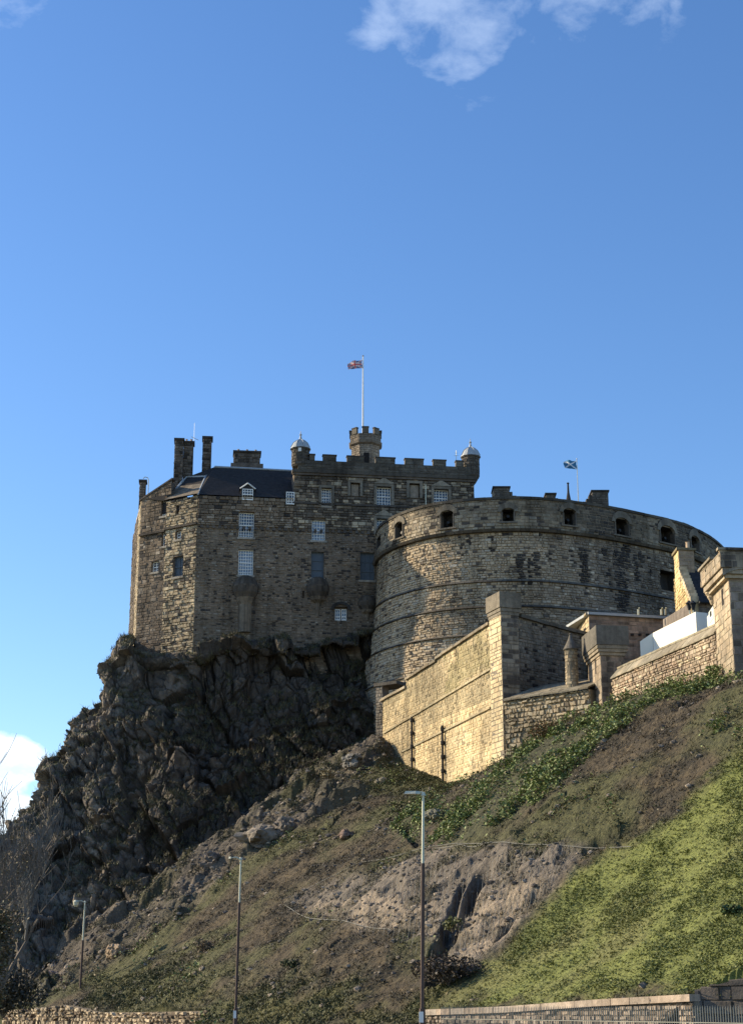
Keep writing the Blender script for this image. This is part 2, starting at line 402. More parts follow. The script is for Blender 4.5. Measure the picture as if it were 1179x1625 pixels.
def window(parent, W, x0, y0, x1, y1, nx, ny, kind='white', depth=.3, label=None, sill=True):
    a, b, z0, z1 = W.rect(x0, y0, x1, y1)
    o = -depth; B = Buf(); t = .09
    lbox(B, W.surf, a + .01, a + t, z0, z1, o - .08, o + .06); lbox(B, W.surf, b - t, b - .01, z0, z1, o - .08, o + .06)
    lbox(B, W.surf, a + t, b - t, z0 + .01, z0 + .14, o - .08, o + .08); lbox(B, W.surf, a + t, b - t, z1 - t, z1 - .01, o - .08, o + .06)
    zm = z0 + (z1 - z0) * .5
    if kind != 'blind':
        for k in range(1, nx):
            x = a + (b - a) * k / nx; lbox(B, W.surf, x - .028, x + .028, z0 + .14, z1 - t, o - .03, o + .035)
        for k in range(1, ny):
            z = z0 + (z1 - z0) * k / ny; hh = .055 if k == ny // 2 else .028
            lbox(B, W.surf, a + t, b - t, z - hh, z + hh, o - .03, o + (.06 if k == ny // 2 else .045))
    f = B.build('window', M['white'] if kind == 'white' else M['shutter'], parent, label=label)
    G = Buf(); lbox(G, W.surf, a + t, b - t, z0 + .14, z1 - t, o - .06, o - .035)
    G.build('pane' if kind == 'white' else 'shutter', (M['glass2'] if random.random() < .3 else M['glass']) if kind == 'white' else M['shutter'], f)
    if sill:
        S = Buf(); S.col = (.3, .27, .22); lbox(S, W.surf, a - .15, b + .15, z0 - .22, z0 - .005, o, .16); S.build('sill', M['stone'], f)
    return (a, b, z0, z1)

def slab(buf, W, pts, zb, thick, front=-.01, col=(.2, .18, .15)):
    """body of a wall: pts = [(s, ztop), ...] left to right, zb = bottom"""
    for (a, za), (b, zb_) in zip(pts, pts[1:]):
        if b - a < 1e-4: continue
        p = [W.surf(a, zb, front), W.surf(b, zb, front), W.surf(b, zb_, front), W.surf(a, za, front), W.surf(a, zb, -thick), W.surf(b, zb, -thick), W.surf(b, zb_, -thick), W.surf(a, za, -thick)]
        i = len(buf.v); buf.v += p; buf.c += [col] * 8
        buf.f += [(i, i + 1, i + 2, i + 3), (i + 7, i + 6, i + 5, i + 4), (i, i + 4, i + 5, i + 1), (i + 1, i + 5, i + 6, i + 2), (i + 2, i + 6, i + 7, i + 3), (i + 3, i + 7, i + 4, i)]
def slant(buf, W, a, za, b, zb_, h, o0, o1, col, rise=0.):
    """sloped coping strip along a wall from (a,za) to (b,zb): h thick, from o0 (back) to o1 (front); rise lifts the back edge"""
    p = [W.surf(a, za, o1), W.surf(b, zb_, o1), W.surf(b, zb_ + h, o1), W.surf(a, za + h, o1), W.surf(a, za, o0), W.surf(b, zb_, o0), W.surf(b, zb_ + h + rise, o0), W.surf(a, za + h + rise, o0)]
    i = len(buf.v); buf.v += p; buf.c += [col] * 8
    buf.f += [(i, i + 1, i + 2, i + 3), (i + 7, i + 6, i + 5, i + 4), (i, i + 4, i + 5, i + 1), (i + 1, i + 5, i + 6, i + 2), (i + 2, i + 6, i + 7, i + 3), (i + 3, i + 7, i + 4, i)]
def coping_run(parent, W, a, za, b, zb_, step, h, o0, o1, col, rise=0., name='coping_stone'):
    n = max(1, round((b - a) / step))
    for k in range(n):
        t0, t1 = k / n, (k + 1) / n; B = Buf(); e = (random.random() - .5) * .04
        slant(B, W, a + (b - a) * t0 + .015, za + (zb_ - za) * t0 + e, a + (b - a) * t1 - .015, za + (zb_ - za) * t1 + e, h, o0, o1 + e * .6, jitc(col, .2), rise)
        B.build(name, M['stone'], parent)
def plan(px, py, D): return P(px, py, D)[:2]

# ------------------------------------------------------------------ the palace block (left)
_survey = P
def P(px, py, D): return _survey(px, py, D - 6.5)      # the palace stands nearer than first surveyed
pa, pb, pc, pd_, pe = plan(218.5, 800, 180), plan(225, 800, 173), plan(265, 800, 171.2), plan(315, 790, 169), plan(752, 775, 173)
WS, W1, WF, WM = Wall(pa, pb), Wall(pb, pc), Wall(pc, pd_), Wall(pd_, pe)
pal = thing('palace_building', 'tall dark rubble palace with white windows and slate roof on the crag', 'castle building', (-8, 174, 36))
def palace_tone(kind):
    def f(s, z):
        v = n2d(s * .12 + kind * 7, z * .2); r = random.random(); soot = sstep(.45, .8, n2d(s * .06 + 31, z * .1 + kind * 3))
        if kind == 1:      # facet, paler rubble
            c = mixc((.34, .275, .18), (.42, .345, .23), v)
            if r < .14: c = (.10, .085, .07)
            return jitc(c, .3)
        if kind == 2:      # tall block top, sooty ashlar
            c = (.10, .083, .064) if r < .5 else ((.18, .145, .105) if r < .82 else (.36, .30, .21))
            return jitc(c, .25)
        if kind == 3:
            c = mixc((.17, .132, .093), (.225, .174, .121), v)
            if r < .1: c = (.055, .048, .042)
            elif r > .9: c = (.30, .25, .19)
            return jitc(mixc(c, (.08, .07, .06), .5 * soot), .22)
        c = mixc((.215, .166, .113), (.285, .219, .15), v)
        if r < .07 + .09 * soot: c = (.03, .026, .024)
        elif r > .9: c = (.31, .27, .21)
        return jitc(mixc(c, (.09, .08, .07), .35 * soot), .2)
    return f
zW = W1.sz(240, 1120)[1]
z1e = W1.sz(245, 790)[1]; zfe = WF.sz(300, 789)[1]; zme = WM.sz(330, 787)[1]
sT = WM.sz(466, 790)[0]; zpar = WM.sz(620, 755)[1]; zcren = WM.sz(600, 737)[1]; ztop = WM.sz(610, 729)[1]
zc = WM.sz(420, 837)[1]; zc2 = zc
# window openings
H1 = [W1.rect(241, 891, 252, 908), W1.rect(256.5, 795, 264.5, 819), W1.rect(257.5, 843, 264.5, 867)]
HF = [WF.rect(279.5, 842, 288.5, 856), WF.rect(275.5, 883, 291, 915), WF.rect(280, 803, 285, 815)]
HM = [WM.rect(379.5, 813, 403.5, 853), WM.rect(378.5, 872, 402.5, 913), WM.rect(454, 799, 468, 801),
      WM.rect(510, 775, 526, 803), WM.rect(597.5, 773, 620.5, 802), WM.rect(688, 777, 711, 804),
      WM.rect(495, 825, 516.5, 858), WM.rect(597.5, 824, 620, 852), WM.rect(494, 875.5, 514, 917.5), WM.rect(571.5, 877, 594, 921),
      WM.rect(531, 963, 551, 985), WM.rect(556, 767, 571, 788), WM.rect(649, 768, 665.5, 791), WM.rect(463, 885, 466, 897), WM.rect(480, 938, 483, 949)]
B = Buf()
mort = (.17, .135, .098)
sheet(B, WS.surf, 0, WS.L, cst(zW), cst(z1e), col=mort)
sheet(B, W1.surf, 0, W1.L, cst(zW), cst(z1e), H1, col=mort)
sheet(B, WF.surf, 0, WF.L, cst(zW), cst(zfe), HF, col=mort)
sheet(B, WM.surf, 0, sT, cst(zW), cst(zme), [h for h in HM if h[1] < sT], col=mort)
sheet(B, WM.surf, sT, WM.L, cst(zW), cst(zpar), [h for h in HM if h[0] > sT], col=mort)
back = [WM.surf(WM.L, 0, -16)[:2], WM.surf(sT, 0, -16)[:2], WM.surf(0, 0, -14)[:2], tuple(pa + np.array([1.5, 3]))]
inn = lambda W, s, o=-.5: W.surf(s, 0, o)[:2]
B.prism([inn(WS, 0, -.6), inn(W1, .4, -.6), inn(WF, .3, -.6), inn(WM, .2, -.6), inn(WM, sT, -.6), inn(WM, sT, -14), inn(WM, 0, -13), tuple(pa + np.array([1.5, 2.5]))], zW, min(z1e, zfe, zme) - .02, col=mort)
B.prism([inn(WM, sT + .3, -.6), inn(WM, WM.L - .5, -.6), inn(WM, WM.L - .5, -15), inn(WM, sT + .3, -15)], zW, zpar - .02, col=mort)
for x0, x1, y0, y1 in [(sT + .02, sT + .02, -.01, -15.5), (WM.L - .02, WM.L - .02, -.01, -15.5)]:
    B.quad(WM.surf(x0, zW, y0), WM.surf(x1, zW, y1), WM.surf(x1, zpar, y1), WM.surf(x0, zpar, y0), mort)
B.build('wall', M['stone'], pal)
B = Buf()
masonry(B, WS.surf, 0, WS.L, cst(zW), cst(z1e), .3, .6, tone=lambda s, z: jitc((.42, .35, .24), .2))  # left end wall paler than its neighbours: sunlit side put into the stone tone
masonry(B, W1.surf, 0, W1.L, cst(zW), cst(z1e), .3, .55, holes=H1, tone=palace_tone(3), miss=.01)
masonry(B, WF.surf, 0, WF.L, cst(zW), cst(zfe), .28, .5, depth=.07, rel=.07, holes=HF, tone=palace_tone(1), jit=.04, miss=.02)
masonry(B, WM.surf, 0, sT, cst(zW), cst(zc), .2, .4, holes=HM, tone=palace_tone(0), miss=.025, rel=.05)
masonry(B, WM.surf, 0, sT, cst(zc), cst(zme), .3, .6, holes=HM, tone=palace_tone(3), miss=.01, base=.14)
masonry(B, WM.surf, sT, WM.L, cst(zW), cst(zc), .2, .4, holes=HM, tone=palace_tone(0), miss=.025, rel=.05)
masonry(B, WM.surf, sT, WM.L, cst(zc), cst(zpar), .32, .6, holes=HM, tone=palace_tone(2), miss=.01, base=.14)
B.build('rubble_stones', M['stone'], pal, kind='stuff')
# corbels under the jettied upper storey, string courses, cornice
B = Buf(); s = .3
while s < WM.L - .5:
    lbox(B, WM.surf, s, s + .3, zc - .32, zc - .02, 0, .2, jitc((.1, .085, .07))); s += .62
B.build('corbels', M['stone'], pal, kind='stuff')
for W, a, b, z in ((WM, sT, WM.L, WM.sz(600, 803.5)[1]), (W1, 0, W1.L, W1.sz(240, 847)[1]), (WF, 0, WF.L, WF.sz(290, 835)[1])):
    B = Buf(); lbox(B, W.surf, a, b, z - .12, z + .1, 0, .26, (.07, .06, .05)); B.build('string_course', M['stone'], pal)
B = Buf(); lbox(B, WM.surf, sT - .2, WM.L + .2, zpar - .15, zpar + .2, -.6, .45, (.085, .075, .06)); lbox(B, WM.surf, sT - .1, WM.L + .1, zpar - .4, zpar - .16, -.02, .32, (.12, .1, .08)); B.build('cornice', M['stone'], pal)
B = Buf(); lbox(B, WM.surf, sT + .4, WM.L - .4, zpar + .2, zcren, -.1, .42, (.1, .09, .075))
masonry(B, WM.surf, sT + .4, WM.L - .4, cst(zpar + .22), cst(zcren), .34, .8, tone=lambda s, z: jitc((.10, .09, .072), .25), base=.42, depth=.03, rel=.02)
B.build('parapet', M['stone'], pal)
for x0, x1 in ((490.5, 499), (512, 533), (550, 577), (595, 626), (641.5, 671), (686, 706.5), (722, 734)):
    a, b = WM.sz(x0, 735)[0], WM.sz(x1, 735)[0]; B = Buf()
    lbox(B, WM.surf, a, b, zcren + .002, ztop, -.1, .44, jitc((.11, .098, .08), .1)); lbox(B, WM.surf, a - .06, b + .06, ztop, ztop + .12, -.16, .5, (.08, .07, .06))
    masonry(B, WM.surf, a, b, cst(zcren), cst(ztop), .32, .7, tone=lambda s, z: jitc((.11, .1, .08), .3), base=.44, depth=.03, rel=.02)
    B.build('merlon', M['stone'], pal)
# windows
wins = [(W1, 241, 891, 252, 908, 2, 4), (W1, 256.5, 795, 264.5, 819, 2, 6), (W1, 257.5, 843, 264.5, 867, 2, 4), (WF, 279.5, 842, 288.5, 856, 2, 3)]
wins += [(WM, 379.5, 813, 403.5, 853, 6, 8), (WM, 378.5, 872, 402.5, 913, 6, 8), (WM, 510, 775, 526, 803, 4, 6), (WM, 597.5, 773, 620.5, 802, 5, 6),
         (WM, 688, 777, 711, 804, 5, 6), (WM, 495, 825, 516.5, 858, 5, 6), (WM, 597.5, 824, 620, 852, 5, 6)]
for a in wins: window(pal, *a)
for W, x0, y0, x1, y1, n1_, n2_ in ((WF, 275.5, 883, 291, 915, 2, 2), (WM, 494, 875.5, 514, 917.5, 1, 3), (WM, 571.5, 877, 594, 921, 3, 3)):
    window(pal, W, x0, y0, x1, y1, n1_, n2_, kind='shutter', label='blue grey shuttered window')
for k in (11, 12):
    a, b, z0, z1 = HM[k]; B = Buf(); lbox(B, WM.surf, a + .1, b - .1, z0 + .1, z1 - .1, -.25, -.12, (.26, .22, .17)); B.build('heraldic_panel', M['stone'], pal, label='weathered carved stone panel')
for h in (HM[7], HM[4], HM[5], HM[3], HM[11], HM[12]):       # dressed surrounds
    a, b, z0, z1 = h; B = Buf(); c = (.2, .175, .135)
    for q in ((a - .28, a - .01, z0, z1), (b + .01, b + .28, z0, z1), (a - .28, b + .28, z1 + .01, z1 + .28)): lbox(B, WM.surf, *q, .1, .26, jitc(c))
    B.build('window_surround', M['stone'], pal)
for h in (HM[4], HM[7], HM[5]):                               # little pediments
    a, b, z0, z1 = h; m = (a + b) / 2; B = Buf(); B.col = (.26, .225, .17)
    p = [WM.surf(a - .3, z1 + .32, .3), WM.surf(b + .3, z1 + .32, .3), WM.surf(m, z1 + 1.0, .3)]; q = [WM.surf(a - .3, z1 + .32, .12), WM.surf(b + .3, z1 + .32, .12), WM.surf(m, z1 + 1.0, .12)]
    B.poly(p); B.poly(q[::-1]); [B.quad(p[i], q[i], q[(i + 1) % 3], p[(i + 1) % 3]) for i in range(3)]
    B.build('pediment', M['stone'], pal)
# arched twin window low on the wall
a, b, z0, z1 = HM[10]; B = Buf(); m = (a + b) / 2
window(pal, WM, 532, 966, 540.5, 984, 2, 3, sill=False); window(pal, WM, 542, 966, 550.5, 984, 2, 3, sill=False)
for k in range(9):
    t0, t1 = math.pi * k / 9, math.pi * (k + 1) / 9; r0, r1 = (b - a) / 2 + .08, (b - a) / 2 + .42
    q = [(m - r0 * math.cos(t0), z1 - .35 + .8 * r0 * math.sin(t0)), (m - r0 * math.cos(t1), z1 - .35 + .8 * r0 * math.sin(t1)), (m - r1 * math.cos(t1), z1 - .35 + .8 * r1 * math.sin(t1)), (m - r1 * math.cos(t0), z1 - .35 + .8 * r1 * math.sin(t0))]
    B.poly([WM.surf(x, z, .17) for x, z in q], jitc((.06, .055, .05)))
B.build('window_arch', M['stone'], pal)
# corbelled turret stumps below the windows, one with a shaft running down to the rock
def stump(px, y0, y1, ybot, ww, shaft=False, tone_=(.085, .07, .054)):
    s_, zt_ = WM.sz(px, y0); zb_ = WM.sz(px, y1)[1]; zf = WM.sz(px, ybot)[1]; c = WM.surf(s_, 0, .0)
    r = ww; h = zt_ - zb_
    prof = [(r * .12 if not shaft else r * .5, zf), (r * .25 if not shaft else r * .5, zb_ - h * .12), (r * .62, zb_), (r * .7, zb_ + h * .12), (r * .72, zb_ + h * .14), (r * .95, zb_ + h * .34), (r * 1.0, zb_ + h * .55), (r * .98, zb_ + h * .62), (r * .72, zb_ + h * .9), (r * .3, zt_)]
    B = Buf(); n = 14
    for j in range(len(prof) - 1):
        for k in range(n):
            t0, t1 = math.pi * k / n, math.pi * (k + 1) / n; (ra, za), (rb, zb2) = prof[j], prof[j + 1]
            f = lambda r_, z_, t: WM.surf(s_ - r_ * math.cos(t), z_, r_ * .8 * math.sin(t) + .02)
            B.quad(f(ra, za, t0), f(ra, za, t1), f(rb, zb2, t1), f(rb, zb2, t0), jitc(tone_ if j > 3 else (.17, .137, .098), .3))
    B.build('turret_corbel', M['stone'], pal, label='round corbelled stump of a turret under a window')
stump(390.5, 914, 955, 1004, 1.35, True); stump(504.5, 916, 953, 978, 1.2); stump(583, 945, 972, 985, 1.0)
# roofs
ridge = WM.sz(400, 742); DR = -5.2
def rp(px, py, D): return tuple(P(px, py, D))
def zat(pl, z): return (pl[0], pl[1], z)
zr = P(400, 741.5, 174.5)[2]
B = Buf()
e0 = zat(WF.surf(-.15, 0, .25), zfe + .05); e1 = zat(WM.surf(-.05, 0, .3), zme + .05); e2 = zat(WM.surf(sT, 0, .28), zme + .05)
r1 = zat(plan(341, 741, 174.4), zr); r2 = zat(plan(466, 741, 175.8), zr)
B.poly([e1, e2, r2, r1]); B.poly([r1, r2, zat(WM.surf(sT, 0, -12), zme), zat(WM.surf(1, 0, -12), zme)])
h0 = rp(327, 756, 173.6)
B.poly([e1, r1, h0])
k0 = rp(297, 757, 174.8); k1 = rp(272, 788, 172.4)
B.poly([e0, e1, h0, k0]); B.poly([e0, k0, k1]); g_w = W1.surf(W1.L * .2, z1e, .1); B.poly([k1, g_w, zat(W1.surf(W1.L, 0, .25), z1e), e0]); B.poly([k1, k0, zat(W1.surf(0, 0, -8), z1e), g_w]); B.poly([k0, h0, r1, zat(WM.surf(1, 0, -12), zme)])
B.prism([inn(WF, .05, -.12), inn(WF, WF.L - .05, -.12), inn(WM, 2.5, -.3), inn(WM, 2.5, -6), inn(W1, W1.L * .6, -5), inn(W1, W1.L * .75, -.2)], zfe - 1.2, zfe + .03)
rf = B.build('roof', M['slate'], pal)
B = Buf()
B.tube([r1, r2], .14, 5); B.tube([e1, (h0[0], h0[1], h0[2] + .05), (r1[0] - .3, r1[1], r1[2] - .9), r1], .11, 5); B.tube([h0, k0, rp(288, 766, 173.6), rp(283, 772, 173.0), k1], .13, 5)
B.build('lead_flashing', M['lead'], rf)
B = Buf(); q0 = np.array(e0); q1 = np.array(e1); q2 = np.array(h0); q3 = np.array(k0); up = np.array([0, -.03, .06])
for k in range(8):                                               # the lower part of the hip is stone slabs
    for j in range(3):
        t0, t1, u0, u1 = k / 8, (k + 1) / 8, j * .19, (j + 1) * .19
        pt = lambda t, u: (q0 + (q1 - q0) * t) * (1 - u) + (q3 + (q2 - q3) * t) * u + up * (1.6 - j * .3)
        B.quad(pt(t0, u0), pt(t1, u0), pt(t1, u1), pt(t0, u1), jitc((.17, .145, .11), .2))
B.build('roof_slabs', M['stone'], rf, kind='stuff')
# wing gable
B = Buf(); g0 = W1.surf(-.1, z1e - .02, .03); g1 = W1.surf(W1.L, z1e - .02, .03); gz = W1.sz(276, 760)[1]; ga = W1.surf(W1.L + .6, gz, .03)
gb = [(p[0] + .5, p[1] + 8, p[2]) for p in (g0, g1, ga)]
B.poly([g0, g1, ga], (.16, .135, .11)); B.quad(g0, ga, gb[2], gb[0], (.08, .07, .06)); B.quad(g1, gb[1], gb[2], ga, (.15, .13, .11)); B.poly(gb[::-1], (.15, .13, .11))
slp = pw([(-.1, z1e), (W1.L + .6, gz)]); masonry(B, W1.surf, 0, W1.L + .6, cst(z1e), slp, .28, .5, base=.04, tone=palace_tone(3))
slant(B, W1, -.15, z1e - .05, W1.L + .7, gz - .05, .18, -.5, .14, (.07, .06, .055))
B.build('gable', M['stone'], pal)
B = Buf()
for k in range(2):
    W_ = Wall(plan(209.5 + k * 2.5, 900, 182 - 2 * k), plan(213.5 + k * 3, 900, 179 - 2 * k)); z_ = W_.sz(212, 850 - 10 * k)[1]
    slab(B, W_, [(0, z_), (W_.L, z_ + .1)], zW, 1.2, col=(.13, .11, .09)); masonry(B, W_.surf, 0, W_.L, cst(zW), cst(z_), .35, .6, tone=lambda s, z: jitc((.13, .105, .08), .25))
B.build('buttress', M['stone'], pal)
# chimneys
def chimney(px0, px1, y0, y1, D, dep=1.6, cap=True, taper=0., pots=0, label=None, col=(.15, .125, .1), parent=None, ang=.1):
    a, b = P(px0, y0, D), P(px1, y0, D); z0, z1 = P((px0 + px1) / 2, y1, D)[2], a[2]
    W = Wall(a[:2], b[:2] + np.array([0, ang * (b[0] - a[0])])); B = Buf()
    W2 = Wall(W.surf(0, 0, -dep)[:2], W.A)
    slab(B, W, [(0, z1), (W.L, z1)], z0 - 1.2, dep, col=(.1, .085, .07))
    if taper: lbox(B, W.surf, -taper, W.L + taper, z0 - 1, z0 + .55, -dep - .2, taper * .6, col)
    tn = lambda s, z: jitc(col if random.random() > .25 else (col[0] * .4, col[1] * .4, col[2] * .4), .3)
    masonry(B, W.surf, 0, W.L, cst(z0 - 1), cst(z1 - .1), .28, .55, tone=tn); masonry(B, W2.surf, 0, W2.L, cst(z0 - 1), cst(z1 - .1), .28, .55, tone=tn)
    if cap: lbox(B, W.surf, -.12, W.L + .12, z1 - .02, z1 + .2, -dep - .12, .14, (.06, .052, .045))
    o = B.build('chimney', M['stone'], parent or pal, label=label)
    for k in range(pots):
        c = W.surf(W.L * (k + .5) / pots, 0, -dep / 2); T = Buf(); T.lathe(c, [(.13, z1 + .19), (.11, z1 + .55), (.15, z1 + .6)], 8); T.build('chimney_pot', M['clay'], o)
    return o
chimney(278.5, 291.5, 698, 760, 173.8, 1.4, label='tall twin chimney stack, nearer half'); chimney(292.5, 307.5, 702.5, 760, 175.2, 1.2, pots=2, label='tall twin chimney stack, farther half')
chimney(323, 336.5, 695, 757, 175.4, 1.3, label='single tall chimney stack at the hip of the roof'); chimney(372, 413, 717.5, 743, 177.5, 1.6, taper=.35, pots=3, label='broad low chimney on the ridge')
chimney(222.5, 232, 764, 792, 178, 1.0, label='small chimney at the left corner')
B = Buf(); q = P(235, 793, 176); B.tube([q, q + [0, 0, 2.2], q + [-.1, 0, 2.5], q + [-.4, 0, 2.6], q + [-.6, 0, 2.4]], .05, 5); B.build('vent_pipe', M['galv'], pal)
# dormer
WD = Wall(WM.surf(0, 0, .1)[:2], WM.surf(WM.L, 0, .1)[:2]); a, b, z0, z1 = WD.rect(384, 776, 402.5, 794); m = (a + b) / 2; za = WD.sz(393, 768)[1]
B = Buf()
for (s0_, s1_) in ((a - .12, a), (b, b + .12)): lbox(B, WD.surf, s0_, s1_, z0, z1, -2.2, 0, (.3, .3, .3))
B.poly([WD.surf(a - .2, z1, .02), WD.surf(b + .2, z1, .02), WD.surf(m, za, .02)]); B.quad(WD.surf(a - .25, z1 - .05, .1), WD.surf(m, za + .08, .1), WD.surf(m, za + .08, -2.4), WD.surf(a - .25, z1 - .05, -2.4)); B.quad(WD.surf(b + .25, z1 - .05, .1), WD.surf(b + .25, z1 - .05, -2.4), WD.surf(m, za + .08, -2.4), WD.surf(m, za + .08, .1))
dm = B.build('dormer', M['slate'], pal); B = Buf(); lbox(B, WD.surf, a, b, z0 - .1, z1, -1.5, -.3, (.02, .02, .02)); B.build('dormer_back', M['dark'], dm)
B = Buf()
for sg in (-1, 1): B.tube([WD.surf(m + sg * (m - a + .2), z1, .12), WD.surf(m, za + .05, .12)], .07, 4)
B.build('bargeboard', M['white'], dm)
window(pal, WD, 384.5, 776, 402, 794, 4, 4, depth=-.02, sill=False)
a, b, z0, z1 = WD.rect(453.5, 781, 467.5, 801); B = Buf(); lbox(B, WD.surf, a - .08, b + .08, z0 - .05, z1 + .1, -1.5, -.06); B.build('dormer', M['slate'], pal, label='small flat-topped dormer beside the tall block'); window(pal, WD, 454, 781, 467.5, 801, 3, 4, depth=-.06, sill=False)
# corner turrets with lead ogee domes
def bartizan(px, D, r, ytop, ybase, ytip, ycorb, wdw=False, ang=math.pi / 8):
    c = P(px, ytop, D); zt_ = c[2]; zb_ = P(px, ybase, D)[2]; zt2 = P(px, ytip, D)[2]; zcb = P(px, ycorb, D)[2]
    dome = P(px, ytip + 14, D)[2]
    B = Buf(); B.col = (.12, .105, .085); B.lathe(c, [(r * .25, zcb), (r * .6, zcb + (zb_ - zcb) * .4), (r * .9, zb_ - .15), (r * 1.02, zb_), (r * .98, zb_ + .01), (r * .98, zt_ - .15), (r * 1.12, zt_ - .1), (r * 1.12, zt_)], 8, rot=ang)
    cs = lambda s, z, o: (c[0] + (r + o) * .965 * math.cos(s), c[1] + (r + o) * .965 * math.sin(s), z)
    masonry(B, cs, math.pi, 2 * math.pi, cst(zb_), cst(zt_ - .15), .3, .5 / r, gap=.02, jit=.01, depth=.03, rel=.02, tone=lambda s, z: jitc((.115, .1, .08), .3))
    o = B.build('bartizan', M['stone'], pal)
    h = dome - zt_; B = Buf(); B.lathe(c, [(r * 1.16, zt_ + .01), (r * 1.12, zt_ + .12), (r * 1.0, zt_ + h * .3), (r * .82, zt_ + h * .6), (r * .5, zt_ + h * .85), (r * .18, zt_ + h), (.12, zt_ + h + .25), (.06, zt_ + h + .45), (.16, zt_ + h + .55), (.05, zt_ + h + .7), (.02, zt2)], 16)
    for k in range(8):
        t = 2 * math.pi * k / 8 + ang; pp = [(c[0] + rr * math.cos(t), c[1] + rr * math.sin(t), z) for rr, z in ((r * 1.13, zt_ + .12), (r * 1.02, zt_ + h * .3), (r * .84, zt_ + h * .6), (r * .52, zt_ + h * .85), (r * .2, zt_ + h))]; B.tube(pp, .05, 4)
    B.build('dome', M['lead'], o, smooth=False)
    if wdw:
        B = Buf(); q = P(px - .5, 721, D); B.box((q[0], q[1] - r - .02, q[2]), .32, .12, .4); B.build('turret_window', M['white'], o)
bartizan(477, 170.8, .95, 713.5, 740, 684, 745, True); bartizan(746.5, 173.6, .95, 726, 757, 696, 772)
# octagonal cap house
oc = P(580, 735, 180); zo0 = P(580, 742, 180)[2]; zo1 = P(580, 707.5, 180)[2]; zo2 = P(580, 695, 180)[2]; zo3 = P(580, 686.5, 180)[2]; ro = 1.78
B = Buf(); B.col = (.14, .12, .095); B.lathe(oc, [(ro * .93, zo0 - 2), (ro * .93, zo1 - .3), (ro * 1.08, zo1 - .15), (ro * 1.12, zo1 + .1), (ro * 1.02, zo1 + .14), (ro * 1.02, zo2)], 8, rot=math.pi / 8)
cs = lambda s, z, o: (oc[0] + (ro * .905 + o) * math.cos(s), oc[1] + (ro * .905 + o) * math.sin(s), z)
ts = lambda s, z: jitc((.27, .22, .165) if z < zo1 else (.17, .145, .115), .25)
for k in range(8):
    t0, t1 = math.pi / 8 + k * math.pi / 4, math.pi / 8 + (k + 1) * math.pi / 4
    for rr, za, zb2 in ((ro * .93, zo0 - .5, zo1 - .3), (ro * 1.02, zo1 + .14, zo2)):
        Wk = Wall((oc[0] + rr * math.cos(t0), oc[1] + rr * math.sin(t0)), (oc[0] + rr * math.cos(t1), oc[1] + rr * math.sin(t1)))
        if Wk.n[1] < .3: masonry(B, Wk.surf, 0, Wk.L, cst(za), cst(zb2), .26, .5, tone=ts, depth=.03, rel=.02)
ct = B.build('cap_house', M['stone'], pal, label='octagonal battlemented cap house behind the parapet')
for k in range(8):
    t = k * math.pi / 4; B = Buf(); c = (oc[0] + ro * .93 * math.cos(t), oc[1] + ro * .93 * math.sin(t), zo2 + .002)
    B.box(c, .28, .72, zo3 - zo2, t, col=jitc((.13, .115, .09))); B.box((c[0], c[1], zo3 + .004), .36, .8, .12, t, col=(.07, .06, .05)); B.build('merlon', M['stone'], ct)
q = P(581.5, 738, 178); B = Buf(); B.box((q[0], q[1] - .05, q[2]), .62, .5, P(581.5, 719.5, 178)[2] - q[2]); B.build('doorway', M['dark'], ct)
# drain pipe on the palace, antenna
B = Buf(); s_, z_ = WM.sz(674.5, 771); B.tube([WM.surf(s_, z_, .3), WM.surf(s_, z_ - 3, .3)], .05, 5); B.build('drain_pipe', M['galv'], pal)
B = Buf(); q = P(724, 741, 176); B.tube([q, q + [0, 0, 1.9]], .03, 4); B.tube([q + [-.25, 0, 1.3], q + [.25, 0, 1.3]], .02, 4); B.tube([q + [-.18, 0, 1.6], q + [.18, 0, 1.6]], .02, 4); B.build('aerial', M['galv'], pal)
B = Buf(); q = P(308, 704, 176); B.tube([q, q + [0, 0, 2.4]], .012, 4); B.tube([q + [-.3, 0, .8], q + [.5, 0, .4]], .03, 4); B.build('aerial', M['galv'], pal)

# flag on the cap house
fp = P(576, 690, 180); tp_ = P(578.5, 566, 180); zt_ = tp_[2]
pole = thing('flagpole', 'tall white flagpole rising from the octagonal cap house of the palace', 'flagpole', (fp[0], fp[1], fp[2] - .8), 'flagpoles on the castle')
B = Buf(); B.tube([(fp[0], fp[1], fp[2] - .8), (fp[0], fp[1], (fp[2] + zt_) / 2), (fp[0], fp[1], zt_)], [.11, .09, .06], 8); B.build('pole', M['white'], pole)
B = Buf(); B.lathe((fp[0], fp[1]), [(.04, zt_), (.12, zt_ + .08), (.04, zt_ + .2)], 8); B.build('finial', M['lead'], pole)
def flag(name, label, x, y, ztop_, fw, fh, colf, droop, lean=-1):
    nx, ny = 30, 18; V = []; C_ = []
    for j in range(ny + 1):
        for i in range(nx + 1):
            u, v = i / nx, j / ny
            V.append((x + lean * (u * fw * .93 + .05 * math.sin(v * 5)), y + .28 * u * math.sin(u * 9 + v * 2), ztop_ - v * fh * (1 - .12 * u) - droop * u ** 1.3 - .12 * math.sin(u * 7) * u)); C_.append(colf(u, v))
    Fc = np.array([[j * (nx + 1) + i, j * (nx + 1) + i + 1, (j + 1) * (nx + 1) + i + 1, (j + 1) * (nx + 1) + i] for j in range(ny) for i in range(nx)])
    V = np.array(V); o = bpy.data.objects.new(name, None)
    m = np_mesh(name, V, Fc, np.array(C_), M['flag'], smooth=True); md = m.modifiers.new('thick', 'SOLIDIFY'); md.thickness = .012
    bpy.data.objects.remove(o); return tag(m, label, 'flag')
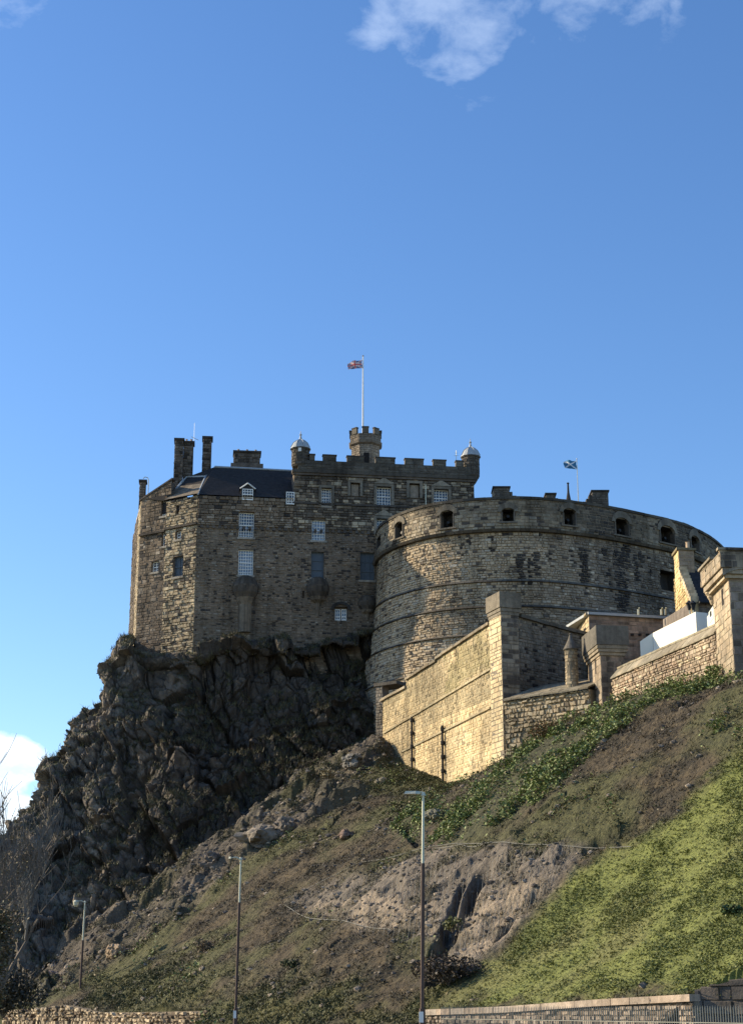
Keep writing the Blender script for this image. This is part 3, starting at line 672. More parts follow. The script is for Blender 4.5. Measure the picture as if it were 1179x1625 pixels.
def union(u, v):
    x, y = u - .5, (v - .5) * .6; ay = abs(y); ax = abs(x)
    if ax < .05 or ay < .05: return (.55, .10, .12)
    if ax < .085 or ay < .085: return (.8, .78, .76)
    d = abs(ay - ax * .6) / 1.166
    if d < .022: return (.55, .10, .12)
    if d < .055: return (.8, .78, .76)
    return (.10, .12, .26)
def saltire(u, v):
    x, y = u - .5, (v - .5) * .6
    return (.75, .78, .8) if abs(abs(y) - abs(x) * .6) / 1.166 < .045 else (.05, .19, .34)
flag('union_flag', 'red white and blue flag drooping leftwards near the top of the palace flagpole', fp[0] - .1, fp[1], P(577, 571, 180)[2], 1.75, 1.0, union, .35)
P = _survey
q = P(917.5, 800, 172); z2 = P(917, 729, 172)[2]
pole = thing('flagpole', 'thin grey flagpole behind the round battery between spire and stepped chimney', 'flagpole', (q[0], q[1], q[2] - 2), 'flagpoles on the castle')
B = Buf(); B.tube([(q[0], q[1], q[2] - 2), (q[0], q[1], z2)], [.06, .035], 6); B.build('pole', M['galv'], pole)
B = Buf(); B.lathe((q[0], q[1]), [(.03, z2), (.08, z2 + .06), (.03, z2 + .14)], 8); B.build('finial', M['white'], pole)
flag('saltire_flag', 'blue flag with a white diagonal cross on the thin flagpole above the battery', q[0] - .05, q[1], P(917, 731, 172)[2], 1.5, 1.0, saltire, .02)

# ------------------------------------------------------------------ half-moon battery
RIM = [(598, 841), (603, 835), (619, 823), (649, 811), (678, 802.5), (708, 797.5), (737, 794), (767, 792), (817, 790), (860, 791.5), (902, 796), (965, 805), (1007, 814), (1068, 827), (1095, 836), (1137, 859)]
def ratio(py): v = (CY - py) / F; return (sp + v * cp) / (cp - v * sp)
zRim = EYE + 152 * ratio(790)
cp_ = [np.array([1.2, 175.]), np.array([.5, 168.])] + [plan(px, py, (zRim - EYE) / ratio(py)) for px, py in RIM] + [np.array([39., 173.]), np.array([39.5, 180.])]
cp_ = np.array(cp_)
def chaikin(p, n):
    for _ in range(n):
        q = [p[0]]
        for a, b in zip(p, p[1:]): q += [a * .75 + b * .25, a * .25 + b * .75]
        p = np.array(q + [p[-1]])
    return p
C = chaikin(cp_, 3)
t = np.concatenate([[0], np.cumsum(np.linalg.norm(np.diff(C, axis=0), axis=1))]); LB = t[-1]
ss = np.linspace(0, LB, 400); C = np.stack([np.interp(ss, t, C[:, 0]), np.interp(ss, t, C[:, 1])], 1)
ker = np.ones(21) / 21; Cp = np.pad(C, ((10, 10), (0, 0)), 'edge'); C = np.stack([np.convolve(Cp[:, k], ker, 'valid') for k in (0, 1)], 1)
T_ = np.gradient(C, axis=0); T_ /= np.linalg.norm(T_, axis=1)[:, None]; NB = np.stack([T_[:, 1], -T_[:, 0]], 1)
zS = [EYE + (zRim - EYE) / ratio(823) * ratio(y) for y in (872, 949, 989, 1033, 1088)]
offs = [(zRim, 0), (zS[0] + .01, .06), (zS[0], -.12), (zS[1] + .01, .02), (zS[1], .18), (zS[2] + .01, .3), (zS[2], .5), (zS[3] + .01, .75), (zS[3], 1.1), (zS[4] + .01, 1.3), (zS[4], 1.55), (zS[4] - 12, 2.2)]
ox = np.array([-o[0] for o in offs]); oy = np.array([o[1] for o in offs])
def bsurf(s, z, o=0.):
    f = min(max(s / LB * 399, 0), 398.999); i = int(f); f -= i
    x = C[i, 0] * (1 - f) + C[i + 1, 0] * f; y = C[i, 1] * (1 - f) + C[i + 1, 1] * f; n = NB[i] * (1 - f) + NB[i + 1] * f
    k = o + float(np.interp(-z, ox, oy)); return (x + n[0] * k, y + n[1] * k, z)
def b_sz(px, py):
    best = None
    for i in range(30, 398):
        s = ss[i]; D = C[i, 1]; z = P(px, py, D)[2]; x = bsurf(s, z)[0]; e = abs(x - P(px, py, D)[0])
        if (NB[i, 1] < .35) and (best is None or e < best[0]): best = (e, s, z)
    return best[1], best[2]
def brect(x0, y0, x1, y1):
    a = b_sz(x0, (y0 + y1) / 2)[0]; b = b_sz(x1, (y0 + y1) / 2)[0]; return (a, b, b_sz((x0 + x1) / 2, y1)[1], b_sz((x0 + x1) / 2, y0)[1])
EMB = [(598.5, 851, 604, 868), (627, 830, 640.5, 854), (698.5, 812, 721.5, 838), (797, 808, 816, 828), (892, 809, 914, 834), (975, 824, 997, 850), (1045, 837, 1069, 862), (1095, 853, 1108, 875), (1048, 906, 1070, 937)]
HB = [brect(*e) for e in EMB]
bat = thing('round_battery', 'huge curved gun battery of banded rubble masonry with arched embrasures', 'castle battery', (14, 160, 25))
zBot = b_sz(600, 1200)[1] - 3
streaks = [(815, 826, 884, 905), (836, 843, 886, 932), (925, 930, 900, 950), (962, 969, 905, 940), (985, 1000, 860, 900), (1012, 1020, 872, 900), (868, 874, 872, 890), (730, 736, 860, 882), (672, 676, 866, 884), (643, 646, 878, 892), (820, 833, 880, 930), (845, 855, 876, 914), (918, 935, 872, 930), (971, 998, 872, 975), (1005, 1012, 880, 925), (797, 812, 826, 850), (740, 746, 848, 870), (775, 785, 850, 880), (1028, 1034, 885, 920), (905, 912, 872, 900), (700, 704, 856, 880), (955, 961, 868, 890), (885, 915, 836, 850)]
SK = [brect(x0, y0, x1, y1) for x0, x1, y0, y1 in streaks]
def battery_tone(s, z):
    v = n2d(s * .1 + 3, z * .14); w_ = n2d(s * .35 + 50, z * .06); r = random.random()
    if z > zS[0]:
        c = mixc((.20, .168, .12), (.32, .265, .18), v)
        if r < .13: c = (.07, .06, .05)
        elif r > .93: c = (.33, .29, .22)
        d = sstep(.45, .75, n2d(s * .2 + 9, z * .3)) * .6 + .25 * sstep(b700, b700 + 12, s)  # parapet also darkens to the right, shade away from the sun as colour
        return jitc(mixc(c, (.045, .04, .035), min(d, .8)), .24)
    c = mixc((.34, .27, .18), (.45, .36, .24), v)
    c = mixc(c, (.24, .198, .15), sstep(b700 + 2, b700 + 14, s))  # stones darken past the sunlit band: sun and shade put into their colour
    if r < .06: c = (.12, .1, .08)
    elif r > .9: c = (.42, .36, .27)
    k = .35 * sstep(.52, .8, w_)
    for a, b, z0, z1 in SK:
        if a < s < b and z0 < z < z1:
            q = min(s - a, b - s) / (b - a) * 2; e = min(1, (z - z0) / (z1 - z0) * 2.2); k = max(k, sstep(.0, .5, q * 1.3 + (random.random() - .5) * .6) * .96 * sstep(0, .35, e + random.random() * .3))
    u = zS[0] - z
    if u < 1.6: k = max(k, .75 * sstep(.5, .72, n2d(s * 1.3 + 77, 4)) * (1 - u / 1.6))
    return jitc(mixc(c, (.028, .026, .026), k), .14)
b700 = b_sz(745, 900)[0]
B = Buf(); bm = (.22, .18, .13)
sheet(B, bsurf, 0, LB, cst(zS[0]), cst(zRim), HB[:8], ds=1., reveal=1.3, col=bm, hcol=(.05, .045, .04))
lv = [zBot] + zS[::-1]
for z0, z1 in zip(lv, lv[1:]): sheet(B, bsurf, 0, LB, cst(z0 + .012), cst(z1 - .001), HB[8:] if z0 < HB[8][2] < z1 else (), ds=1., reveal=1.0, col=bm, hcol=(.05, .045, .04))
inner = [bsurf(s, zRim, -1.6)[:2] for s in np.linspace(0, LB, 60)]
B.prism(inner + [(39, 186), (1, 186)], zBot, zRim - 1.2, col=bm)
for a, b in zip(np.linspace(0, LB, 90), np.linspace(0, LB, 90)[1:]):
    B.quad(bsurf(a, zRim - .02, .02), bsurf(b, zRim - .02, .02), bsurf(b, zRim - .02, -1.55), bsurf(a, zRim - .02, -1.55), (.1, .09, .075))
    B.quad(bsurf(a, zRim - .02, -1.55), bsurf(b, zRim - .02, -1.55), bsurf(b, zRim - 1.5, -1.55), bsurf(a, zRim - 1.5, -1.55), (.1, .09, .075))
B.build('wall', M['stone'], bat)
B = Buf(); sA = 6.
masonry(B, bsurf, sA, LB - 2, cst(zS[0] + .12), cst(zRim - .12), .3, .55, holes=HB, tone=battery_tone, miss=.012)
for z0, z1 in zip(lv, lv[1:]): masonry(B, bsurf, sA, LB - 2, cst(z0 + .05), cst(z1 - .14), .25, .44, holes=HB, tone=battery_tone, depth=.07, rel=.06, jit=.035, miss=.008)
B.build('rubble_stones', M['stone'], bat, kind='stuff')
for z in zS:
    B = Buf()
    for a, b in zip(np.arange(sA, LB - 2, .9), np.arange(sA, LB - 2, .9) + .87):
        lbox(B, bsurf, a, b, z - .13, z + .1, -.05, .26 if z < zS[0] else .4, jitc((.1, .088, .07), .25))
    B.build('string_course', M['stone'], bat)
for a in np.arange(sA, LB - 2, 1.1): B = Buf(); lbox(B, bsurf, a, a + 1.08, zRim - .1, zRim + .14 + random.random() * .05, -.5, .14, jitc((.075, .068, .055), .3)); B.build('coping_stone', M['stone'], bat)
for h in HB[1:8]:
    a, b, z0, z1 = h; m = (a + b) / 2; r0 = (b - a) / 2; B = Buf(); zc_ = z1 - r0 * .45
    for k in range(8):
        t0, t1 = math.pi * k / 8, math.pi * (k + 1) / 8; r1_ = r0 + .38; f = lambda r, t, o: bsurf(m - r * math.cos(t), zc_ + r * (.6 if r < r1_ else .95) * math.sin(t), o)
        c = jitc((.17, .15, .115), .3)
        B.quad(f(r0, t0, .17), f(r0, t1, .17), f(r1_, t1, .17), f(r1_, t0, .17), c); B.quad(f(r0, t0, .17), f(r0, t0, -.2), f(r0, t1, -.2), f(r0, t1, .17), c); B.quad(f(r1_, t1, .17), f(r1_, t1, .05), f(r1_, t0, .05), f(r1_, t0, .17), c)
        if k in (0, 1, 6, 7): pass
    for q in ((a - .02, a + .1, z0, zc_), (b - .1, b + .02, z0, zc_)): lbox(B, bsurf, *q, -.5, .12, jitc((.12, .105, .085)))
    lbox(B, bsurf, a - .25, b + .25, z0 - .16, z0, -.5, .2, (.15, .13, .1))
    e = B.build('embrasure', M['stone'], bat)
    B = Buf(); mm = bsurf(m, z0 + .55, -.9); ff = bsurf(m, z0 + .62, -.25); B.tube([mm, ff], [.2, .15], 10); B.build('cannon', M['iron'], e)
# chimneys and a spire of the buildings standing behind the battery
def backchim(name, label, px0, px1, y0, y1, D, steps=(), dep=1.6, lit=None):
    a, b = P(px0, y0, D), P(px1, y0, D); z0, z1 = P(px0, y1, D)[2] - 2, a[2]; W = Wall(a[:2], b[:2]); t = thing(name, label, 'chimney', (a[0], a[1], z0), 'chimney stacks behind the battery')
    B = Buf(); slab(B, W, [(0, z1), (W.L, z1)], z0, dep, col=(.09, .08, .065))
    tn = lambda s, z: jitc((.12, .105, .085), .35); masonry(B, W.surf, 0, W.L, cst(z0), cst(z1 - .1), .3, .55, tone=tn)
    W2 = Wall(W.surf(0, 0, -dep)[:2], W.A); masonry(B, W2.surf, 0, W2.L, cst(z0), cst(z1 - .1), .3, .55, tone=(lambda s, z: jitc(lit, .15)) if lit else tn)  # a lit tone puts sunlight into the stone colour of the left face
    B.build('stack', M['stone'], t); B = Buf(); lbox(B, W.surf, -.12, W.L + .12, z1, z1 + .16, -dep - .1, .12, (.05, .045, .04)); B.build('cap', M['stone'], t)
    for (x0, x1, yt) in steps:
        s0_, s1_ = W.sz(x0, yt)[0], W.sz(x1, yt)[0]; B = Buf(); lbox(B, W.surf, s0_, s1_, z0, W.sz(x0, yt)[1], -1, -.1, (.07, .062, .05)); B.build('crow_step', M['stone'], t)
backchim('chimney_stack', 'sunlit-sided chimney stack with steps to its right above the middle of the battery rim', 783, 808, 774, 790, 168, [(808.2, 813, 780), (813.2, 819, 786)], lit=(.5, .42, .3), dep=2.2)
backchim('chimney_stack', 'low dark stepped chimney just showing above the battery rim left of the spire', 866, 881, 784.5, 795, 170, [(862, 865.8, 790), (881.2, 885, 790)])
backchim('chimney_stack', 'largest dark chimney stack with steps on its left, right of the thin flagpole', 939, 964.5, 780, 806, 168, [(934, 938.8, 785), (930, 933.8, 791)])
c = P(902, 800, 171); t = thing('church_spire', 'small dark pointed spire just above the battery rim beside the thin flagpole', 'spire', (c[0], c[1], c[2] - 3)); zt_ = P(902, 768, 171)[2]; zm_ = P(902, 781, 171)[2]
B = Buf(); B.lathe(c, [(.45, c[2] - 3), (.45, c[2] - .3), (.36, c[2] - .1), (.12, zm_), (.09, zt_)], 8, col=(.05, .047, .045)); B.build('spire', M['stone'], t); B = Buf(); B.lathe(c, [(.1, zt_), (.16, zt_ + .06), (.1, zt_ + .15)], 8); B.build('finial', M['iron'], t)
for px, py in ((1131, 858), (1163, 862)):
    pass

# ------------------------------------------------------------------ lower walls and towers on the spur
WY = Wall(plan(606, 1130, 151), plan(780, 1100, 128.5)); WP = Wall(WY.B, WY.B + WY.d * 2.2); pil = WP.B
WPr = Wall(pil, pil + np.array([1.42, .55])); WG = Wall(WPr.B + np.array([-.1, .35]), plan(945, 1010, 133.5))
WL = Wall(pil + np.array([.02, -.25]), plan(936, 1096, 121.3)); T2a = plan(934, 1080, 123.8); T2b = plan(954, 1080, 120.2)
WT2 = Wall(T2a, T2b); WT2r = Wall(T2b, T2b + np.array([1.75, .25]))
W3 = Wall(plan(971, 1085, 119.6), plan(1137, 1010, 105.2)); TRa = plan(1134.5, 1000, 105.4); TRb = plan(1161, 1000, 101.2)
WT = Wall(TRa, TRb); WTr = Wall(TRb, TRb + np.array([4.5, .5]))
def wpt(W, px, py): s_, z_ = W.sz(px, py); return np.array(W.surf(s_, z_))
yel = lambda s, z: jitc(mixc(mixc((.60, .47, .265), (.48, .385, .24), n2d(s * .3, z * .4)), (.25, .21, .13), .75 * sstep(.55, .8, n2d(s * .1 + 60, z * .35 + 9))), .13, .03)
def yellow_tone(s, z):
    c = yel(s, z); zz = WY.sz(740, 1050)[1]; sq = WY.sz(705, 1050)[0]
    if s > sq and z > zz - 2 and z < zz + 3: c = mixc(c, (.24, .215, .10), .55 * sstep(.35, .6, n2d(s * .5, z * .6 + 22)))
    if random.random() < .05: c = tuple(v * .5 for v in c)
    return c
ys = thing('spur_wall', 'tall sunlit yellow sandstone wall with two drain pipes below the round battery', 'wall', (5, 140, 20))
s0 = 0; sStep = WY.sz(645, 1080)[0]; sNot = WY.sz(693, 1045)[0]
zl = [(0, WY.sz(607, 1113)[1]), (sStep, WY.sz(645, 1092)[1])]; zh = [(sStep, WY.sz(645, 1080)[1]), (sNot, WY.sz(693, 1050)[1])]; zh2 = [(sNot, WY.sz(693, 1047)[1]), (WY.L, WY.sz(780, 990)[1])]
zb0 = wpt(WY, 745, 1237)[2] - 2.
B = Buf(); mc = (.42, .35, .22)
slab(B, WY, zl, zb0, 1.4, col=mc); slab(B, WY, zh, zb0, 1.4, col=mc); slab(B, WY, zh2, zb0, 1.4, col=mc); B.build('wall', M['stone'], ys)
B = Buf()
for pts in (zl, zh, zh2): masonry(B, WY.surf, pts[0][0], pts[1][0], cst(zb0), pw(pts), .24, .4, tone=yellow_tone, depth=.018, rel=.022, jit=.015, gap=.008)
B.build('rubble_stones', M['stone'], ys, kind='stuff')
for (xa, ya, xb, yb) in ((610, 1165, 780.5, 1062.6), (638, 1195, 779, 1124.5)):
    a, za = WY.sz(xa, ya); b, zb_ = WY.sz(xb, yb); n = 14
    for k in range(n):
        B = Buf(); t0, t1 = k / n, (k + 1) / n; slant(B, WY, a + (b - a) * t0, za + (zb_ - za) * t0, a + (b - a) * t1 - .02, za + (zb_ - za) * t1, .16, -.02, .14, jitc((.36, .30, .19), .15)); B.build('string_stone', M['stone'], ys)
for pts in (zl, zh, zh2): coping_run(ys, WY, pts[0][0], pts[0][1], pts[1][0], pts[1][1], 1.3, .22, -1.5, .22, (.24, .2, .14))
for xa, ya, xb, yb in ((656.6, 1138, 652, 1214), (705, 1151.5, 702, 1232)):
    s_, z1 = WY.sz(xa, ya); z0 = WY.sz(xb, yb)[1] - .5
    t = thing('drain_pipe', 'dark drain pipe on the yellow wall, ' + ('left one of two, lower on the bank' if xa < 680 else 'right one of two, nearer the pillar'), 'pipe', WY.surf(s_, z0, .2), 'drain pipes on the yellow wall')
    B = Buf(); B.tube([WY.surf(s_, z0, .2), WY.surf(s_, z1, .2)], .1, 8); B.build('pipe', M['pipe'], t)
    for k in range(4):
        z = z0 + (z1 - z0) * (k + .6) / 4; B = Buf(); B.lathe(WY.surf(s_, 0, .2), [(.14, z), (.17, z + .05), (.17, z + .3), (.14, z + .35)], 8); lbox(B, WY.surf, s_ - .22, s_ + .22, z + .12, z + .24, 0, .14); B.build('bracket', M['pipe'], t)
# small pier at the left end
pr = thing('end_pier', 'small narrow stone pier closing the left end of the yellow wall', 'pier', WY.surf(-.5, zb0))
zp_ = WY.sz(600, 1092)[1]; Wq = Wall(WY.A - np.array([.55, -.2]), WY.A + np.array([.06, -.25])); Wr = Wall(Wq.B, Wq.B + np.array([1.6, .9]))
B = Buf(); slab(B, Wq, [(0, zp_), (Wq.L, zp_)], zb0, 1.0, col=(.14, .12, .1)); masonry(B, Wq.surf, 0, Wq.L, cst(zb0), cst(zp_), .3, .4, tone=lambda s, z: jitc((.22, .19, .15))); B.build('shaft', M['stone'], pr)
B = Buf(); lbox(B, Wq.surf, -.15, Wq.L + 1.7, zp_, zp_ + .3, -2.2, .15, (.1, .09, .075)); B.build('cap', M['stone'], pr)
# square pillar tower at the corner
pt = thing('corner_pillar', 'tall square sandstone pillar with a projecting cap at the right end of the yellow wall', 'pillar', (pil[0], pil[1], 18)); zc0 = WPr.sz(810, 962)[1]; zc1 = WPr.sz(810, 941)[1]
B = Buf(); WPx = Wall(WP.A + WP.n * .08, WP.B + WP.n * .08); WPr = Wall(WPx.B, WPx.B + np.array([1.4, .5]))
B.prism([WPx.A, WPx.B, WPr.B, WPr.surf(WPr.L, 0, -2.6)[:2]], zb0 - 1, zc0, col=(.2, .17, .13)); B.build('shaft', M['stone'], pt)
B = Buf(); masonry(B, WPx.surf, 0, WPx.L, cst(zb0), cst(zc0), .36, .8, tone=lambda s, z: jitc((.58, .47, .29), .12, .03), depth=.02, rel=.02)
masonry(B, WPr.surf, 0, WPr.L, cst(zb0), cst(zc0), .36, .8, tone=lambda s, z: jitc((.30, .25, .18) if random.random() > .3 else (.12, .1, .08), .25), depth=.02, rel=.02)  # front face darker than the sunlit one: shade put into the colour
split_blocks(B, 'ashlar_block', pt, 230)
for k, (q0, q1, ov) in enumerate(((zc0 - .75, zc0 - .5, .06), (zc0 - .48, zc0 - .2, .12), (zc0 - .18, zc1, .2))):
    B = Buf(); e = ov; B.prism([WPx.surf(-e, 0, e)[:2], (WPx.surf(WPx.L + e, 0, e)[0], WPx.surf(WPx.L + e, 0, e)[1]), (WPr.surf(WPr.L + e, 0, e)[0], WPr.surf(WPr.L + e, 0, e)[1]), WPr.surf(WPr.L + e, 0, -2.7)[:2]], q0, q1, col=(.19, .165, .125)); B.build('cap_course', M['stone'], pt)
# shaded wall behind the pillar
gw = thing('shaded_wall', 'dark pitted rubble wall running behind the pillar with a sloping coping', 'wall', WG.surf(0, 15)); a0, za0 = WG.sz(826, 981); b0, zb1 = WG.sz(940, 1012)
B = Buf(); slab(B, WG, [(-.5, za0 + .1), (b0, zb1)], 14, .9, col=(.15, .13, .1)); B.build('wall', M['stone'], gw)
gt = lambda s, z: jitc((.035, .03, .027) if random.random() < .08 else mixc((.20, .175, .135), (.13, .115, .095), n2d(s * .3, z * .4)), .28)
B = Buf(); masonry(B, WG.surf, 0, b0, cst(14), pw([(0, za0), (b0, zb1)]), .26, .45, tone=gt, miss=.03); B.build('rubble_stones', M['stone'], gw, kind='stuff')
coping_run(gw, WG, a0 - .2, za0, b0, zb1, 1.1, .28, -1, .25, (.10, .09, .07))
# lower wall with a stone-slabbed lean-to coping
lw = thing('lower_wall', 'sunlit coursed rubble wall with a broad slabbed coping between pillar and middle tower', 'wall', WL.surf(0, 14)); zA = WL.sz(797, 1114)[1]; zB = WL.sz(935, 1094)[1]
B = Buf(); slab(B, WL, [(0, zA), (WL.L, zB)], 11, 2.5, col=(.2, .165, .11)); B.build('wall', M['stone'], lw)
lt = lambda s, z: jitc(mixc((.46, .385, .26), (.34, .28, .19), n2d(s * .5, z * .6)) if random.random() > .12 else (.17, .14, .1), .2)
B = Buf(); masonry(B, WL.surf, 0, WL.L, cst(11), pw([(0, zA), (WL.L, zB)]), .3, .38, tone=lt, depth=.1, rel=.09, jit=.06, gap=.05, miss=.01); B.build('rubble_stones', M['stone'], lw, kind='stuff')
n = 9
for k in range(n):
    for j in range(5):
        t0, t1 = k / n + (.05 if j % 2 else 0), min(1, (k + 1) / n + (.05 if j % 2 else 0)) - .004
        u0, u1 = j / 5, (j + 1) / 5 + .04; f = lambda t, u, e: (lambda p: (p[0], p[1], zA + (zB - zA) * t + .1 + u * 1.35 + e))(WL.surf(WL.L * t, 0, .3 - u * 3.2 + .0))
        t0 = max(t0, u0 * .18) if k == 0 else t0
        if t1 <= t0: continue
        e = random.random() * .05; B = Buf(); B.col = jitc((.2, .175, .125), .22)
        a_, b_, c_, d_ = f(t0, u0, .0 + e), f(t1, u0, .0 + e), f(t1, u1, .0 + e), f(t0, u1, .0 + e); lo = [(p[0], p[1], p[2] - .12) for p in (a_, b_, c_, d_)]
        i = 0; B.v = [*lo, a_, b_, c_, d_]; B.c = [B.col] * 8; B.f = [(3, 2, 1, 0), (4, 5, 6, 7), (0, 1, 5, 4), (1, 2, 6, 5), (2, 3, 7, 6), (3, 0, 4, 7)]; B.build('roof_slab', M['stone'], lw)
# conical turret on it
tc0 = P(907.5, 1090, 123.6); r_ = .46; t = thing('conical_turret', 'slim round stone turret with a pointed conical cap beside the middle tower', 'turret', (tc0[0], tc0[1], tc0[2] - .6))
za, zb_, zt_ = P(907.5, 1090, 123.6)[2] - .6, P(907.5, 1032, 123.6)[2], P(905, 1005, 123.6)[2]
B = Buf(); B.lathe(tc0, [(r_, za), (r_, zb_)], 16, col=(.2, .17, .12)); cs = lambda s, z, o: (tc0[0] + (r_ + o) * math.cos(s), tc0[1] + (r_ + o) * math.sin(s), z)
masonry(B, cs, 0, 2 * math.pi, cst(za), cst(zb_), .22, .8, depth=.03, rel=.02, jit=.0, gap=.02, tone=lambda s, z: jitc((.34, .28, .19), .22)); B.build('shaft', M['stone'], t)
B = Buf(); h = zt_ - zb_; B.lathe(tc0, [(r_ * 1.2, zb_), (r_ * 1.3, zb_ + .06), (r_ * .9, zb_ + h * .3), (r_ * .5, zb_ + h * .58), (r_ * .25, zb_ + h * .82), (.1, zb_ + h * .9), (.15, zb_ + h * .95), (.08, zt_)], 16, col=(.15, .135, .11)); B.build('cone_cap', M['stone'], t)
# middle tower
def quadplan(W, Wr, e=0., back=2.6):
    a, b = W.surf(-e, 0, e), None
    c = np.array(W.surf(W.L, 0, e)[:2]) + W.d * e; d = np.array(Wr.surf(Wr.L + e, 0, e)[:2])
    return [W.surf(-e, 0, e)[:2], tuple(np.array(W.B) + W.n * e + W.d * e), tuple(d), tuple(np.array(Wr.surf(Wr.L + e, 0, 0)[:2]) + W.d * (-(W.L + e)))]
tw = thing('middle_tower', 'square ashlar tower with moulded cap and arrow slit between the two sunlit walls', 'tower', (T2b[0], T2b[1], 15)); zk0 = WT2r.sz(965, 1031)[1]; zk1 = WT2r.sz(965, 994)[1]; zb2 = 13.
B = Buf(); B.prism(quadplan(WT2, WT2r), zb2, zk0, col=(.24, .2, .15)); B.build('shaft', M['stone'], tw)
sl = WT2.rect(943.5, 1037, 945.5, 1070)
B = Buf(); masonry(B, WT2.surf, 0, WT2.L, cst(zb2), cst(zk0), .42, .9, tone=lambda s, z: jitc((.36, .29, .21), .16), depth=.02, rel=.02, holes=[sl])
masonry(B, WT2r.surf, 0, WT2r.L, cst(zb2), cst(zk0), .42, .7, tone=lambda s, z: jitc((.25, .195, .15) if random.random() > .35 else (.13, .105, .085), .25), depth=.02, rel=.02); split_blocks(B, 'ashlar_block', tw, 230)  # sunlit left and shaded right face painted in two stone tones
B = Buf(); lbox(B, WT2.surf, *sl, -.01, .004); B.build('arrow_slit', M['dark'], tw)
cc = [(zk0 - .45, zk0 - .22, .12, (.3, .25, .18)), (zk0 - .2, zk0 + .02, .24, (.28, .235, .17)), (zk0 + .04, zk0 + .3, .3, (.22, .19, .14)), (zk0 + .32, zk1, .36, (.13, .12, .1))]
for q0, q1, e, c in cc: B = Buf(); B.prism(quadplan(WT2, WT2r, e), q0, q1, col=c); B.build('cap_course', M['stone'], tw)
# right-hand sunlit wall
rw = thing('upper_sunlit_wall', 'sunlit pinkish rubble wall with sloping coping leading up to the battlemented tower', 'wall', W3.surf(0, 16)); a3, z3a = W3.sz(971, 1078); b3, z3b = W3.sz(1136, 1006.5)
a3 = max(a3, -.3); B = Buf(); slab(B, W3, [(a3, z3a), (b3, z3b)], 14, 1.0, col=(.22, .18, .13)); B.build('wall', M['stone'], rw)
t3 = lambda s, z: jitc(mixc((.40, .32, .225), (.33, .25, .18), n2d(s * .4, z * .5)) if random.random() > .12 else (.5, .43, .3), .2)
B = Buf(); masonry(B, W3.surf, a3, b3, cst(14), pw([(a3, z3a), (b3, z3b)]), .24, .36, tone=t3, depth=.06, rel=.045, jit=.03, gap=.03); B.build('rubble_stones', M['stone'], rw, kind='stuff')
n = 17
for k in range(n):
    t0, t1 = k / n, (k + 1) / n; A_ = a3 + (b3 - a3) * t0; B_ = a3 + (b3 - a3) * t1 - .02; e = random.random() * .03
    B = Buf(); slant(B, W3, A_, z3a + (z3b - z3a) * t0 + e, B_, z3a + (z3b - z3a) * t1 + e, .1, -.5, .16, jitc((.27, .235, .17), .2), rise=.72); B.build('coping_stone', M['stone'], rw)
    B = Buf(); slant(B, W3, A_, z3a + (z3b - z3a) * t0 + .78 + e, B_, z3a + (z3b - z3a) * t1 + .78 + e, .14, -.85, -.42, jitc((.30, .265, .19), .2)); B.build('ridge_stone', M['stone'], rw)
# battlemented tower on the right edge
bt = thing('battlemented_tower', 'tall square battlemented tower with arrow slits at the right edge of the view', 'tower', (TRb[0], TRb[1], 17)); zt0 = WT.sz(1150, 915)[1]
B = Buf(); B.prism(quadplan(WT, WTr), 15, zt0, col=(.26, .22, .16)); B.build('shaft', M['stone'], bt)
sl = WT.rect(1144.5, 934, 1147.5, 961); gts = lambda s, z: jitc(mixc((.42, .345, .235), (.35, .28, .2), n2d(s, z * .6)), .13, .03)
B = Buf(); masonry(B, WT.surf, 0, WT.L, cst(15), cst(zt0), .5, 1.0, tone=gts, depth=.02, rel=.02, holes=[sl]); masonry(B, WTr.surf, 0, WTr.L, cst(15), cst(zt0), .5, .9, tone=lambda s, z: jitc((.24, .19, .15) if random.random() > .2 else (.14, .115, .09), .22), depth=.02, rel=.02); split_blocks(B, 'ashlar_block', bt, 230)  # shaft: bright tone for the sun side, shade painted into the other
B = Buf(); lbox(B, WT.surf, *sl, -.01, .004); B.build('arrow_slit', M['dark'], bt)
ov = .62; WTo = Wall(WT.surf(-ov, 0, ov)[:2], np.array(WT.B) + WT.n * ov + WT.d * ov); WTro = Wall(WTo.B, np.array(WTo.B) + WTr.d * (WTr.L + ov))
zP0 = WTo.sz(1138, 905)[1]; zCr = WTo.sz(1134, 884)[1]; zMt = WTo.sz(1150, 863)[1]
for q0, q1, e, c in ((zP0 - .62, zP0 - .4, .3, (.4, .33, .23)), (zP0 - .38, zP0 - .02, .5, (.34, .28, .2))): B = Buf(); B.prism(quadplan(WT, WTr, e), q0, q1, col=c); B.build('corbel_course', M['stone'], bt)
B = Buf(); B.prism(quadplan(WT, WTr, ov), zP0, zCr, col=(.3, .25, .18)); B.build('parapet', M['stone'], bt)
B = Buf(); tt = lambda s, z: jitc((.38, .31, .22), .16)
masonry(B, WTo.surf, 0, WTo.L, cst(zP0), cst(zCr), .4, .7, tone=tt, depth=.02, rel=.02); masonry(B, WTro.surf, 0, WTro.L, cst(zP0), cst(zCr), .4, .7, tone=lambda s, z: jitc((.15, .125, .1), .25), depth=.02, rel=.02); split_blocks(B, 'ashlar_block', bt, 60)  # parapet stones likewise: shade on the right side put into their tone
sm1, sm2, sm3 = WTo.sz(1128, 890)[0], WTo.sz(1140, 880)[0], WTo.L
